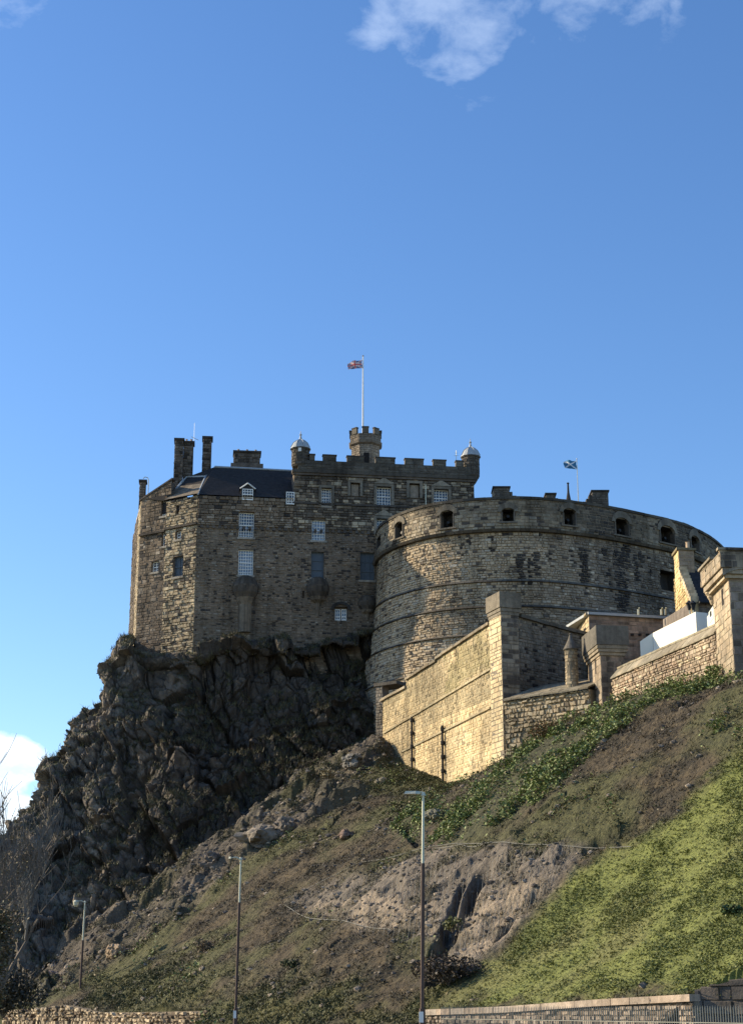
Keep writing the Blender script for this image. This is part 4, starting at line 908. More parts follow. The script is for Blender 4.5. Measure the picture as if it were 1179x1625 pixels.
for a, b, W_ in ((0, sm1, WTo), (sm2, sm3, WTo), (.002, 3.6, WTro)):
    B = Buf(); dk = W_ is WTro; c0 = (.16, .135, .105) if dk else (.33, .27, .19)  # merlon on the right side darker, shade put into the colour
    x0 = a + (.45 if dk else 0); lbox(B, W_.surf, x0, b, zCr, zMt, -.45, .0, c0); masonry(B, W_.surf, x0, b, cst(zCr), cst(zMt), .4, .7, tone=lambda s, z: jitc(c0, .2), depth=.02, rel=.02, base=0); m = B.build('merlon', M['stone'], bt)
    B = Buf(); lbox(B, W_.surf, x0 - .1, b + .1, zMt, zMt + .16, -.6, .14, (.3, .26, .19) if not dk else (.12, .1, .085)); B.build('coping_stone', M['stone'], m)
    if not dk: B = Buf(); lbox(B, W_.surf, (a + b) / 2 - .06, (a + b) / 2 + .06, zCr - .3, zMt - .3, .02, .05); B.build('arrow_slit', M['dark'], m)
for ss_ in (.35,):
    for k, (e, q) in enumerate(((.2, .95), (.34, .66), (.48, .4))):
        B = Buf(); B.lathe(WTo.surf(ss_, 0, -.62), [(e * .6, zP0 - q - .3), (e, zP0 - q - .1), (e, zP0 - q + .02)], 10, col=(.42, .34, .23)); B.build('corbel', M['stone'], bt)
# arched soffit of the battlement on its shaded side
B = Buf(); n = 10
for k in range(n):
    t0, t1 = k / n, (k + 1) / n; g = lambda t: zP0 - .55 + .45 * math.sin(math.pi * t)
    B.quad(WTro.surf(.1 + 2.6 * t0, g(t0), -.02), WTro.surf(.1 + 2.6 * t1, g(t1), -.02), WTro.surf(.1 + 2.6 * t1, g(t1) + .22, -.02), WTro.surf(.1 + 2.6 * t0, g(t0) + .22, -.02), (.28, .24, .18)); B.quad(WTro.surf(.1 + 2.6 * t0, g(t0), -.02), WTro.surf(.1 + 2.6 * t0, g(t0), -.6), WTro.surf(.1 + 2.6 * t1, g(t1), -.6), WTro.surf(.1 + 2.6 * t1, g(t1), -.02), (.2, .17, .12))
B.build('arch', M['stone'], bt)

# ------------------------------------------------------------------ small buildings above the walls
def shed_walls(parent, A, Bp, Cp, z0, z1a, tl, tr, course=.35, length=.7, holes=()):
    Wl_, Wr_ = Wall(A, Bp), Wall(Bp, Cp); B = Buf()
    back_ = tuple(np.array(Cp) + (np.array(A) - np.array(Bp)))
    B.prism([tuple(A), tuple(Bp), tuple(Cp), back_], z0, z1a, col=(.25, .2, .15)); B.build('wall', M['stone'], parent)
    B = Buf(); masonry(B, Wl_.surf, 0, Wl_.L, cst(z0), cst(z1a), course, length, tone=tl, depth=.02, rel=.02); masonry(B, Wr_.surf, 0, Wr_.L, cst(z0), cst(z1a), course, length, tone=tr, depth=.02, rel=.02); split_blocks(B, 'ashlar_block', parent, 230)
    return Wl_, Wr_
A_, B_ = plan(915, 990, 137), plan(934, 980, 132); C_ = plan(1085, 985, 134)
lb = thing('low_building', 'low flat-roofed pink sandstone building between round battery and middle tower', 'building', (B_[0], B_[1], 20)); zz = P(934, 976, 132)[2]
Wl_, Wr_ = shed_walls(lb, A_, B_, C_, 20, zz, lambda s, z: jitc((.5, .4, .24), .12), lambda s, z: jitc((.30, .22, .165) if random.random() > .2 else (.17, .13, .1), .2))  # sunlit end bright, shaded front dark: light put into the stone tones
B = Buf(); lbox(B, Wr_.surf, -.15, Wr_.L, zz, zz + .22, -5, .3, (.07, .06, .05)); B.build('roof', M['lead'], lb); B = Buf(); lbox(B, Wl_.surf, -.15, Wl_.L + .1, zz + .01, zz + .2, -.1, .28, (.3, .25, .17)); B.build('coping_stone', M['stone'], lb)
B = Buf(); r = Wl_.rect(924, 997, 931, 1001); lbox(B, Wl_.surf, *r, 0, .03); B.build('vent', M['dark'], lb)
for x0 in (1000, 1012, 1024): B = Buf(); r = Wr_.rect(x0, 1006, x0 + 4, 1009); lbox(B, Wr_.surf, *r, .02, .2); B.build('bracket', M['iron'], lb)
for x0 in (1012.5, 1049, 1055): B = Buf(); q = P(x0, 976, 131); B.tube([q, q + [0, 0, .45], q + [.12, 0, .6]], .09, 6); B.build('roof_vent', M['galv'], lb)
# house with the chimney gable
Ah, Bh = plan(1070, 940, 131), plan(1097, 950, 124.6); Wh = Wall(Ah, Bh); Wf = Wall(Bh, Bh + np.array([4.5, .9])); hs = thing('gabled_house', 'small house with a glowing ochre gable, dark slate roof and chimney behind white hoarding', 'house', (Bh[0], Bh[1], 22))
sR = Wh.sz(1077, 903)[0]; zR = Wh.sz(1077, 903)[1]; zE = Wh.sz(1097, 955)[1]; z0 = 21
B = Buf(); prof = [(0, zR - .3), (sR, zR), (Wh.L, zE)]; slab(B, Wh, prof, z0, .5, col=(.4, .3, .16)); lbox(B, Wf.surf, .02, 4.5, z0, zE, -Wh.L + .1, 0, (.2, .17, .14)); B.build('wall', M['stone'], hs)
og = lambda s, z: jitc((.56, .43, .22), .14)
B = Buf(); masonry(B, Wh.surf, 0, Wh.L, cst(z0), pw(prof), .3, .5, tone=og, depth=.03, rel=.03); masonry(B, Wf.surf, 0, 4.5, cst(z0), cst(zE), .35, .7, tone=lambda s, z: jitc((.24, .19, .15))); B.build('rubble_stones', M['stone'], hs, kind='stuff')  # bright gable, dark front: sun and shade put into the stone colours
n = 11
for k in range(n):
    t0, t1 = k / n, (k + 1) / n; a, b = sR + (Wh.L - sR) * t0, sR + (Wh.L - sR) * t1; z = zR + (zE - zR) * t0; B = Buf(); lbox(B, Wh.surf, a, b, z - .5, z + .1, -.55, .1, jitc((.5, .41, .27), .12)); B.build('crow_step', M['stone'], hs)
off = lambda s, z, o: Wh.surf(s, z, o); B = Buf(); e3 = Wf.d
rA = np.array(off(sR, zR - .1, -.5)); rB = np.array(off(Wh.L + .3, zE - .15, -.5)); dv = np.array([e3[0] * 4.5, e3[1] * 4.5, 0])
B.quad(rB, rB + dv, rA + dv, rA); rC = np.array(off(sR - 3.5, zE, -.5)); B.quad(rA, rA + dv, rC + dv, rC); rr_ = B.build('roof', M['slate'], hs)
B = Buf(); B.tube([rB + [0, -.1, .02], rB + dv + [0, -.1, .02]], .1, 6); B.build('gutter', M['iron'], rr_)
c0_, c1_ = Wh.sz(1069.5, 880)[0], Wh.sz(1076.5, 880)[0]; zC0, zC1 = zR - .6, Wh.sz(1076.5, 873)[1]; Wc = Wall(Wh.surf(c0_, 0, .05)[:2], Wh.surf(c1_ + .15, 0, .05)[:2]); Wd = Wall(Wc.B, Wc.B + np.array([1.3, .25]))
B = Buf(); B.prism(quadplan(Wc, Wd), zC0 - 1, zC1, col=(.35, .27, .17)); masonry(B, Wc.surf, 0, Wc.L, cst(zC0 - 1), cst(zC1), .32, .5, tone=og, depth=.02, rel=.02); masonry(B, Wd.surf, 0, Wd.L, cst(zC0 - 1), cst(zC1), .32, .6, tone=lambda s, z: jitc((.34, .25, .17)), depth=.02, rel=.02)  # chimney front darker than its sunlit side, painted the same way
B.prism(quadplan(Wc, Wd, .16), zC1, zC1 + .2, col=(.2, .165, .1)); ch_ = B.build('chimney', M['stone'], hs); B = Buf(); q = Wd.surf(.95, 0, -.3); B.lathe(q, [(.17, zC1 + .19), (.15, zC1 + .75), (.19, zC1 + .8)], 10); B.build('chimney_pot', M['clay'], ch_)
B = Buf(); r = Wh.rect(1074, 968, 1081, 980); lbox(B, Wh.surf, *r, .03, .06); B.build('doorway', M['dark'], hs)
# white hoarding panels behind the sunlit wall
Wa = Wall(plan(1035.5, 1010, 119.5), plan(1103.5, 980, 112.5)); zz0, zz1 = Wa.sz(1036, 1004)[1], Wa.sz(1103.5, 970.5)[1]
hd = thing('site_hoarding', 'long white site hoarding standing behind the upper sunlit wall', 'hoarding', Wa.surf(0, zz0 - 3))
n = 6
for k in range(n):
    B = Buf(); t0, t1 = k / n, (k + 1) / n; slant(B, Wa, Wa.L * t0 + .01, zz0 - 3 + (zz1 - zz0) * t0, Wa.L * t1 - .01, zz0 - 3 + (zz1 - zz0) * t1, 3.0, -.08, 0, (1, 1, 1)); B.build('panel', M['hoard'], hd)
Wb = Wall(plan(1015, 1020, 119.8), Wa.A - np.array([0.01, 0])); B = Buf(); slant(B, Wb, 0, Wb.sz(1016, 1018)[1] - 3, Wb.L, zz0 - 3, 3., -.08, 0, (1, 1, 1)); B.build('panel', M['hoardg'], hd, label='grey end panel')
Wc_ = Wall(Wa.B + np.array([.01, 0]), plan(1122, 975, 112.9)); B = Buf(); lbox(B, Wc_.surf, 0, Wc_.L, zz1 - 3, zz1, -.08, 0); B.build('panel', M['hoardg'], hd, label='grey return panel')
We = Wall(plan(1121.5, 985, 111.0), plan(1134.5, 985, 107.6)); zh_ = We.sz(1133, 961)[1]; bx = thing('site_cabin', 'small white cabin with a dark panel, between the hoarding and the battlemented tower', 'cabin', We.surf(0, zh_ - 3))
B = Buf(); lbox(B, We.surf, 0, We.L, zh_ - 3.2, zh_, -2, 0); B.build('body', M['hoard'], bx); B = Buf(); r = We.rect(1124.5, 966, 1132, 986); lbox(B, We.surf, *r, .0, .03); B.build('door', M['hoardg'], bx); B = Buf(); r = We.rect(1127, 970, 1129, 978); lbox(B, We.surf, *r, .03, .06); B.build('vent', M['dark'], bx)
for x0, D_, lab in ((1094, 121.5, 'dark hooded lantern on a short post left of the house corner'), (1100, 121, 'dark hooded lantern on a short post right of the house corner')):
    q = P(x0, 980, D_); zt_ = P(x0, 958, D_)[2]; t = thing('lantern', lab, 'lantern', (q[0], q[1], q[2] - 2), 'lanterns by the house'); B = Buf(); B.tube([(q[0], q[1], q[2] - 2), (q[0], q[1], zt_)], .05, 6); B.build('post', M['galv'], t); B = Buf(); B.lathe(q, [(.1, zt_ - .5), (.2, zt_ - .1), (.28, zt_), (.05, zt_ + .25)], 8); B.build('head', M['iron'], t)

# ------------------------------------------------------------------ hillside
cliffbase = [(575, 1172, 155.5), (500, 1217, 153), (420, 1276, 150), (330, 1332, 148), (250, 1387, 146), (180, 1442, 144), (100, 1502, 142), (20, 1588, 139)]
anch = [P(*a) for a in cliffbase]
for W_, pts in ((WY, [(607, 1172), (640, 1207), (680, 1228), (707, 1236), (745, 1238)]), (WP, [(788, 1232)]), (WL, [(800, 1228), (830, 1200), (870, 1168), (910, 1146), (934, 1134)]), (WT2, [(945, 1127)]), (W3, [(975, 1113), (1020, 1103), (1060, 1093), (1100, 1085), (1134, 1079)]), (WT, [(1140, 1077), (1158, 1072)]), (WTr, [(1179, 1066)])):
    for a in pts:
        q = wpt(W_, *a); anch.append(q)
        if W_ in (WY, WL, W3): n_ = W_.n; anch.append(np.array([q[0] - n_[0] * 4, q[1] - n_[1] * 4, q[2] + .4]))
anch += [P(1300, 1030, 98), P(1300, 1030, 98) + [3, 14, 1], P(1450, 1000, 95)]
anch += [P(*a) for a in [(1500, 1560, 50), (1300, 1534, 60), (1179, 1549, 64.2), (1112, 1570, 66.5), (1000, 1590, 69), (900, 1597, 73), (800, 1602, 77.5), (690, 1607, 83), (620, 1622, 86), (520, 1618, 91), (400, 1616, 99), (320, 1603, 106), (240, 1604, 112), (160, 1604, 119), (90, 1597, 126), (20, 1600, 133), (-60, 1600, 138)]]
anch += [P(-200, 1590, 145), P(-300, 1580, 152), P(1179, 1330, 80), P(1000, 1400, 85.5)]
anch += [P(575, 1172, 155.5) + [0, 14, 2], P(330, 1332, 148) + [0, 16, 2], P(100, 1502, 142) + [0, 16, 2], P(20, 1588, 139) + [-6, 16, 1]]
anch = np.array(anch); A2 = anch[:, :2] / 50
def U(r2): return np.where(r2 > 1e-12, r2 * np.log(np.maximum(r2, 1e-12)), 0)
K = U(((A2[:, None] - A2[None]) ** 2).sum(-1)) + np.eye(len(A2)) * 2e-4; Pm = np.hstack([np.ones((len(A2), 1)), A2])
sol = np.linalg.solve(np.block([[K, Pm], [Pm.T, np.zeros((3, 3))]]), np.concatenate([anch[:, 2], np.zeros(3)]))
def hz(x, y):
    q = np.stack([np.ravel(x), np.ravel(y)], 1) / 50; o = np.zeros(len(q))
    for i in range(0, len(q), 60000):
        s_ = q[i:i + 60000]; o[i:i + 60000] = U(((s_[:, None] - A2[None]) ** 2).sum(-1)) @ sol[:-3] + sol[-3] + s_ @ sol[-2:]
    return o.reshape(np.shape(x))
def ground(px, py, d0=58., d1=158.):
    """point of the hillside seen at a place of the photograph"""
    D = np.linspace(d0, d1, 900); r = P(px, py, 1.) - np.array([0, 0, EYE]); x = r[0] * D; z = EYE + r[2] * D; h = hz(x, D); i = np.argmax(h > z)
    if not (h > z).any(): i = len(D) - 1
    return np.array([x[i], D[i], h[i]])
def zone(pts):
    q = [ground(*p)[:2] for p in pts]; return np.array(q)
def sdf(poly, X, Y):
    """signed distance in metres, positive inside"""
    d = np.full(X.shape, 1e9); ins = np.zeros(X.shape, bool); n = len(poly)
    for i in range(n):
        a, b = poly[i], poly[(i + 1) % n]; e = b - a; wx, wy = X - a[0], Y - a[1]; t = np.clip((wx * e[0] + wy * e[1]) / (e @ e + 1e-9), 0, 1)
        d = np.minimum(d, (wx - e[0] * t) ** 2 + (wy - e[1] * t) ** 2)
        c = ((a[1] > Y) != (b[1] > Y)) & (X < (b[0] - a[0]) * (Y - a[1]) / (b[1] - a[1] + 1e-12) + a[0]); ins ^= c
    return np.where(ins, 1, -1) * np.sqrt(d)
Zg = zone([(690, 1600), (730, 1555), (800, 1490), (870, 1410), (930, 1365), (1000, 1325), (1060, 1300), (1120, 1240), (1179, 1195), (1300, 1130), (1330, 1590), (1000, 1590), (850, 1598)])
Zi = [zone(z) for z in ([(745, 1243), (800, 1212), (860, 1172), (905, 1150), (940, 1128), (985, 1113), (1010, 1135), (960, 1180), (900, 1235), (840, 1285), (770, 1330), (700, 1345), (690, 1320), (725, 1285)], [(960, 1118), (1060, 1090), (1140, 1072), (1179, 1062), (1179, 1075), (1100, 1100), (1010, 1130)], [(1095, 1170), (1140, 1155), (1185, 1145), (1185, 1165), (1140, 1185), (1105, 1200)], [(610, 1322), (650, 1290), (690, 1275), (700, 1290), (640, 1330)])]
Zr = zone([(450, 1435), (490, 1405), (540, 1385), (610, 1368), (680, 1345), (760, 1342), (850, 1350), (930, 1345), (905, 1395), (850, 1455), (800, 1505), (745, 1535), (700, 1535), (690, 1490), (640, 1490), (560, 1472), (490, 1452)])
Zrb = [zone(z) for z in ([(470, 1430), (520, 1422), (600, 1420), (690, 1440), (690, 1480), (620, 1482), (540, 1468), (480, 1448)], [(690, 1475), (740, 1420), (800, 1400), (880, 1395), (850, 1445), (800, 1500), (745, 1530), (705, 1530)])]
Zl = zone([(605, 1172), (640, 1200), (560, 1235), (585, 1262), (510, 1300), (440, 1345), (390, 1360), (320, 1430), (240, 1490), (190, 1525), (120, 1560), (40, 1600), (20, 1590), (100, 1500), (180, 1440), (250, 1385), (330, 1330), (420, 1275), (500, 1215), (575, 1170)])
Zo = [zone(z) for z in ([(610, 1200), (650, 1215), (720, 1238), (745, 1245), (700, 1262), (640, 1250), (600, 1245)], [(130, 1600), (150, 1545), (230, 1520), (320, 1560), (400, 1560), (330, 1605)], [(250, 1625), (330, 1590), (450, 1560), (560, 1575), (640, 1590), (700, 1560), (720, 1545), (690, 1625)])]
pxs = np.concatenate([np.linspace(-1400, -110, 20), np.linspace(-90, 1260, 820), np.linspace(1290, 2400, 20)]); nU = len(pxs)
Ds = np.concatenate([np.linspace(54, 150, 640), np.linspace(150.5, 190, 50)]); nV = len(Ds)
UX, VY = np.meshgrid((pxs - CX) / F * 1.03, Ds); X = UX * VY; Y = VY.copy(); Z0 = hz(X, Y)
far = sstep(35, 60, np.abs(X)); Z0 = np.clip(Z0, -1, 45); 
flat = lambda a: a.ravel(); p3 = np.stack([flat(X), flat(Y), flat(Z0)], 1)
wob = (fbm(p3 / 3.5, 4, 60) - .5).reshape(X.shape) * 6; wob2 = (fbm(p3 / .9, 3, 66) - .5).reshape(X.shape) * 2.2
wg = sstep(-.6, 1.6, sdf(Zg, X, Y) + wob * .8 + wob2); wr = sstep(-.3, .9, sdf(Zr, X, Y) + wob * .25 + wob2 * .4); wl = sstep(-.3, 1., sdf(Zl, X, Y) + wob * .5 + wob2 * .6)
wi = np.zeros_like(X); wo = np.zeros_like(X); wrb = np.zeros_like(X)
for z in Zi: wi = np.maximum(wi, sstep(-.4, .9, sdf(z, X, Y) + wob * .7 + wob2))
for z in Zo: wo = np.maximum(wo, sstep(-.8, 1.6, sdf(z, X, Y) + wob + wob2))
for z in Zrb: wrb = np.maximum(wrb, sstep(-.3, .8, sdf(z, X, Y) + wob * .35 + wob2 * .5))
behind = np.zeros_like(X)
for W_ in (WY, WL, W3, WT):
    sx = (X - W_.A[0]) * W_.d[0] + (Y - W_.A[1]) * W_.d[1]; so = (X - W_.A[0]) * W_.n[0] + (Y - W_.A[1]) * W_.n[1]
    behind = np.maximum(behind, ((sx > -.5) & (sx < W_.L + .5)) * sstep(.2, -.4, so) * (so > -12))
wr *= 1 - behind; wl *= 1 - behind
WRt = Wall(plan(676, 1605, 84), plan(1100, 1583, 66)); WRd = Wall(WRt.B + np.array([.1, .3]), plan(1290, 1560, 64)); WLt = Wall(plan(10, 1600, 133), plan(330, 1605, 105))
infront = np.zeros_like(X)
for W_ in (WRt, WRd, WLt):
    sx = (X - W_.A[0]) * W_.d[0] + (Y - W_.A[1]) * W_.d[1]; so = (X - W_.A[0]) * W_.n[0] + (Y - W_.A[1]) * W_.n[1]
    infront = np.maximum(infront, ((sx > (-.3 if W_ is not WLt else -30)) & (sx < (W_.L + (40 if W_ is WRd else 0)))) * sstep(-.15, .1, so))
# rolling bumps everywhere, angular blocks where rock breaks through
bump = (fbm(p3 / np.array([5, 5, 5]), 4, 1) - .5).reshape(X.shape) * 1.2 + (fbm(p3 / np.array([.9, .9, .9]), 4, 9) - .5).reshape(X.shape) * .3
ca, sa_ = math.cos(.6), math.sin(.6)
rot = lambda p: np.stack([p[:, 0] * ca + p[:, 2] * sa_, p[:, 1], -p[:, 0] * sa_ + p[:, 2] * ca], 1)
pr3 = rot(p3) + (fbm(p3 / 2., 3, 30)[:, None] - .5) * 1.2
c1, i1, e1_ = chunks(pr3 / np.array([6.5, 3., 2.2]), 2, .8); c2, i2, e2_ = chunks(pr3 / np.array([1.9, 1.5, .9]), 12, .8); c3, i3, e3_ = chunks(pr3 / np.array([.7, .6, .35]), 22, .7)
sh = X.shape; rk = (.75 * (c1 - .45) + .34 * (c2 - .5) + .16 * (c3 - .5)).reshape(sh)
gul = np.zeros_like(X)                                           # the dark gully through the netted outcrop
for a, b, wd, dp in (((765, 1385), (700, 1500), .7, 1.3), ((700, 1490), (690, 1550), .6, 1.2), ((735, 1400), (705, 1470), .4, 1.), ((865, 1405), (765, 1510), .12, .5), ((640, 1310), (670, 1330), .5, 1.2), ((1010, 1300), (930, 1345), .35, .8)):
    A1, B1 = ground(*a)[:2], ground(*b)[:2]; e = B1 - A1; t = np.clip(((X - A1[0]) * e[0] + (Y - A1[1]) * e[1]) / (e @ e), 0, 1)
    dd = np.sqrt((X - A1[0] - e[0] * t) ** 2 + (Y - A1[1] - e[1] * t) ** 2) + wob2 * .25; gul = np.maximum(gul, dp * sstep(wd, wd * .3, dd))
crk_ = np.maximum(sstep(.07, .0, e2_), .7 * sstep(.07, 0, e3_)).reshape(sh)
rk = rk - .10 * crk_
def soft(a, n=1):
    for _ in range(n):
        b = np.pad(a, 1, 'edge'); a = (b[1:-1, :-2] + 2 * b[1:-1, 1:-1] + b[1:-1, 2:]) / 4; b = np.pad(a, 1, 'edge'); a = (b[:-2, 1:-1] + 2 * b[1:-1, 1:-1] + b[2:, 1:-1]) / 4
    return a
rk = soft(rk, 2); gul = soft(gul, 3)
cover = np.maximum(wr * .5, wl * 1.55)
Zt = Z0 + (fbm(p3 / .5, 3, 14) - .5).reshape(sh) * .2 * (1 - .55 * wg) * (1 - behind) + bump * (1 - .6 * np.maximum(wg, 0)) * (1 - .5 * behind) + rk * cover - gul - 3.2 * infront
for a, b, z_ in ((Y > 0, None, None),): pass
# terrain steps where boulders poke through the brown slope
mb = sstep(.62, .7, fbm(p3 / 2.6, 3, 81).reshape(sh)) * (1 - wg) * (1 - wi) * (1 - behind); Zt = Zt + mb * np.maximum(0, (c2 - .55).reshape(sh)) * .4
gr = lambda a: a.reshape(sh)
f1 = gr(fbm(p3 / 1.6, 5, 40)); f2 = gr(fbm(p3 / 6., 4, 44)); f3 = gr(fbm(p3 / .35, 3, 48))
def mixa(a, b, t): return a * (1 - t[..., None]) + b * t[..., None]
c_ = np.array
col = mixa(np.broadcast_to(c_([.088, .070, .044]), sh + (3,)), c_([.05, .044, .032]), sstep(.4, .62, f1)); col = mixa(col, c_([.15, .115, .065]), sstep(.52, .7, f3) * .55); col = mixa(col, c_([.095, .10, .04]), sstep(.42, .6, f2) * .8)
olive = mixa(np.broadcast_to(c_([.12, .12, .045]), sh + (3,)), c_([.075, .085, .035]), sstep(.4, .6, f1)); col = mixa(col, olive, wo * .85)
grass = mixa(np.broadcast_to(c_([.165, .185, .052]), sh + (3,)), c_([.135, .158, .048]), sstep(.42, .62, f1)); grass = mixa(grass, c_([.165, .158, .065]), sstep(.46, .62, f2) * .6); col = mixa(col, grass, wg)
col = mixa(col, c_([.06, .062, .032]), wi * .9)
rockc = mixa(np.broadcast_to(c_([.115, .096, .076]), sh + (3,)), c_([.21, .175, .135]), gr(i2)); rockc = mixa(rockc, c_([.05, .05, .048]), sstep(.5, .8, gr(i1)) * .5 + .0)
mossy = sstep(.5, .7, f1) * .6; col = mixa(col, mixa(rockc, c_([.085, .082, .042]), np.clip(mossy * 1.3 + sstep(.45, .6, f2) * .5, 0, 1)), wl * .95)
netr = mixa(np.broadcast_to(c_([.15, .13, .105]), sh + (3,)), c_([.23, .195, .155]), gr(i2)); netr = mixa(netr, c_([.085, .08, .052]), np.clip(mossy * 1.4, 0, 1)); col = mixa(col, netr, wr * .95)
bare = mixa(np.broadcast_to(c_([.42, .335, .235]), sh + (3,)), c_([.30, .245, .18]), gr(i3)); bare = mixa(bare, c_([.14, .12, .085]), sstep(.48, .62, f1) * .8); col = mixa(col, bare, wrb * wr)
col = mixa(col, c_([.05, .044, .036]), np.maximum(wr, wl) * crk_ * .6 * sstep(.35, .55, f1 + .1 * f3))
col = mixa(col, c_([.05, .046, .042]), np.clip(gul, 0, 1) * .6)
col = col * (1 - .2 * (1 - wg) * (1 - wi))[..., None]; col = mixa(col, col * c_([.95, .95, .93]), wl)
idx = np.arange(nU * nV).reshape(nV, nU); Fq = np.stack([idx[:-1, :-1], idx[:-1, 1:], idx[1:, 1:], idx[1:, :-1]], -1).reshape(-1, 4)
hill = np_mesh('hillside', np.stack([flat(X), flat(Y), flat(Zt)], 1), Fq, col.reshape(-1, 3), M['earth']); tag(hill, kind='structure')

def terr(x, y):
    """height of the finished hillside mesh at plan points (bilinear in the mesh's own grid)"""
    u = x / y * F / 1.03 + CX; fi = np.interp(u, pxs, np.arange(nU)); fj = np.interp(y, Ds, np.arange(nV)); i = np.clip(fi.astype(int), 0, nU - 2); j = np.clip(fj.astype(int), 0, nV - 2); a, b = fi - i, fj - j
    g = lambda A: (A[j, i] * (1 - a) * (1 - b) + A[j, i + 1] * a * (1 - b) + A[j + 1, i] * (1 - a) * b + A[j + 1, i + 1] * a * b)
    return g

# ------------------------------------------------------------------ castle rock (the cliff)
top = [(222, 1026), (262, 1028), (312, 1022), (360, 1014), (400, 1020), (450, 1018), (505, 1012), (555, 1004), (600, 1000)]
def lerp3(a, b, t): return tuple(x + (y - x) * t for x, y in zip(a, b))
NR = 11
TOPSHIFT = 7.4
sil = [(208, 1020, 172), (185, 1032, 171), (163, 1062, 169.5), (158, 1112, 168), (122, 1150, 166), (100, 1188, 164), (78, 1218, 162), (66, 1275, 158), (30, 1310, 154), (-10, 1355, 150), (-80, 1440, 146)]
sil = [(a, b, c - TOPSHIFT * (1 - i / 10)) for i, (a, b, c) in enumerate(sil)]
cols = [[(px + 30, py - 3, D + 22) for px, py, D in sil], [(px + 4, py, D + 7) for px, py, D in sil], sil]
base_ = [(0, 1600, 139), (100, 1505, 141.5), (180, 1445, 143.5), (250, 1390, 145.5), (330, 1335, 147.5), (410, 1283, 149.5), (480, 1233, 152), (560, 1182, 155), (600, 1165, 158)]
topD = [v - TOPSHIFT for v in (170.6, 170.2, 168.2, 168, 168.2, 168.8, 169.4, 170, 170.6)]
for k, (tp, bs) in enumerate(zip(top, base_)):
    c = []
    for r in range(NR):
        t_ = r / (NR - 1); g = t_ ** 1.15; px = tp[0] + (bs[0] - tp[0]) * t_; py = tp[1] + (bs[1] + 14 - tp[1]) * t_; D = topD[k] + (bs[2] - .8 - topD[k]) * g
        if k < 3:                                                # follow the stepped outline near the left
            q = sil[r]; w_ = (.75, .4, .15)[k]; off_ = q[0] - (sil[0][0] + (sil[-1][0] - sil[0][0]) * t_); px += off_ * w_
        c.append((px, py, D))
    cols.append(c)
CG = np.array([[P(*q) for q in c] for c in cols])                # (ncol, nrow, 3)
lip = CG[:, :1] + np.array([0, 7.5, .3]); CG = np.concatenate([lip, CG], 1)
def cr(A, n, axis):
    A = np.moveaxis(A, axis, 0); m = len(A); Pd = np.concatenate([2 * A[:1] - A[1:2], A, 2 * A[-1:] - A[-2:-1]]); t = np.linspace(0, m - 1 - 1e-6, n); i = t.astype(int); f = (t - i).reshape((-1,) + (1,) * (A.ndim - 1))
    p0, p1, p2, p3_ = Pd[i], Pd[i + 1], Pd[i + 2], Pd[i + 3]
    return np.moveaxis(.5 * (2 * p1 + (p2 - p0) * f + (2 * p0 - 5 * p1 + 4 * p2 - p3_) * f ** 2 + (3 * p1 - p0 - 3 * p2 + p3_) * f ** 3), 0, axis)
S = cr(cr(CG, 640, 0), 520, 1); nc, nr_ = S.shape[:2]
du = np.gradient(S, axis=0); dv_ = np.gradient(S, axis=1); NN = np.cross(dv_, du); NN /= np.linalg.norm(NN, axis=2)[..., None] + 1e-9
if NN[nc // 2, nr_ // 2, 1] > 0: NN = -NN
ps = S.reshape(-1, 3); wv = np.stack([fbm(ps / 4., 3, 70 + k) for k in range(3)], 1) - .5; pw_ = rot(ps) + wv * 1.8
k1, j1, g1 = chunks(pw_ / np.array([6.5, 8, 15]), 3, 1.1); k2, j2, g2 = chunks(pw_ / np.array([2.9, 3.4, 4.6]), 33, .9); k3, j3, g3 = chunks(pw_ / np.array([1.2, 1.5, 1.8]), 53, .8); k4, j4, g4 = chunks(pw_ / np.array([.6, .6, .9]), 73, 1.)
r1_ = np.abs(fbm(ps / np.array([5, 5, 9.]), 4, 90) - .5) * 2
uu_ = np.broadcast_to(np.linspace(0, 1, nc)[:, None], (nc, nr_)).ravel()
disp = 2.4 * (k1 - .5) + .85 * (k2 - .5) + (.5 * (k3 - .5) + .26 * (k4 - .5)) * (.45 + 1.1 * sstep(.4, .6, fbm(ps / 8., 3, 88))) * (1 - .5 * sstep(.4, .6, uu_)) - .25 * sstep(.12, .0, g2) + 1.6 * (r1_ - .3) + 1.1 * (fbm(ps / 1.2, 4, 99) - .5) - .16 * sstep(.05, 0, g3) + .3 - .5 * sstep(.1, .0, np.abs(fbm(ps * np.array([.55, .55, .07]), 3, 120) - .5)) - .12 * sstep(.06, .0, np.abs(fbm(ps * np.array([1.6, 1.6, .2]), 3, 125) - .5))
vv = np.broadcast_to(np.linspace(0, 1, nr_), (nc, nr_)).ravel(); uu = np.broadcast_to(np.linspace(0, 1, nc)[:, None], (nc, nr_)).ravel()
fade = sstep(.04, .17, vv) * (1 - .5 * sstep(.93, 1, vv)); silf = 1 - .45 * sstep(.32, .12, uu); disp = disp * (.2 + .8 * fade) * silf - .7 * fade + .05
V = ps + NN.reshape(-1, 3) * disp[:, None]
V[:, 2] += (.5 * (fbm(ps / 2.2, 3, 95) - .5)) * fade
n_ = V.reshape(nc, nr_, 3); nn2 = np.cross(np.gradient(n_, axis=1), np.gradient(n_, axis=0)); nn2 /= np.linalg.norm(nn2, axis=2)[..., None] + 1e-9; nn2 = nn2.reshape(-1, 3); nn2 *= np.sign(np.sum(nn2 * NN.reshape(-1, 3), 1))[:, None]
fa = fbm(ps / 3., 5, 20); fb = fbm(ps / .8, 4, 24)
cc_ = lambda a, b, t: a * (1 - t[:, None]) + np.array(b) * t[:, None]
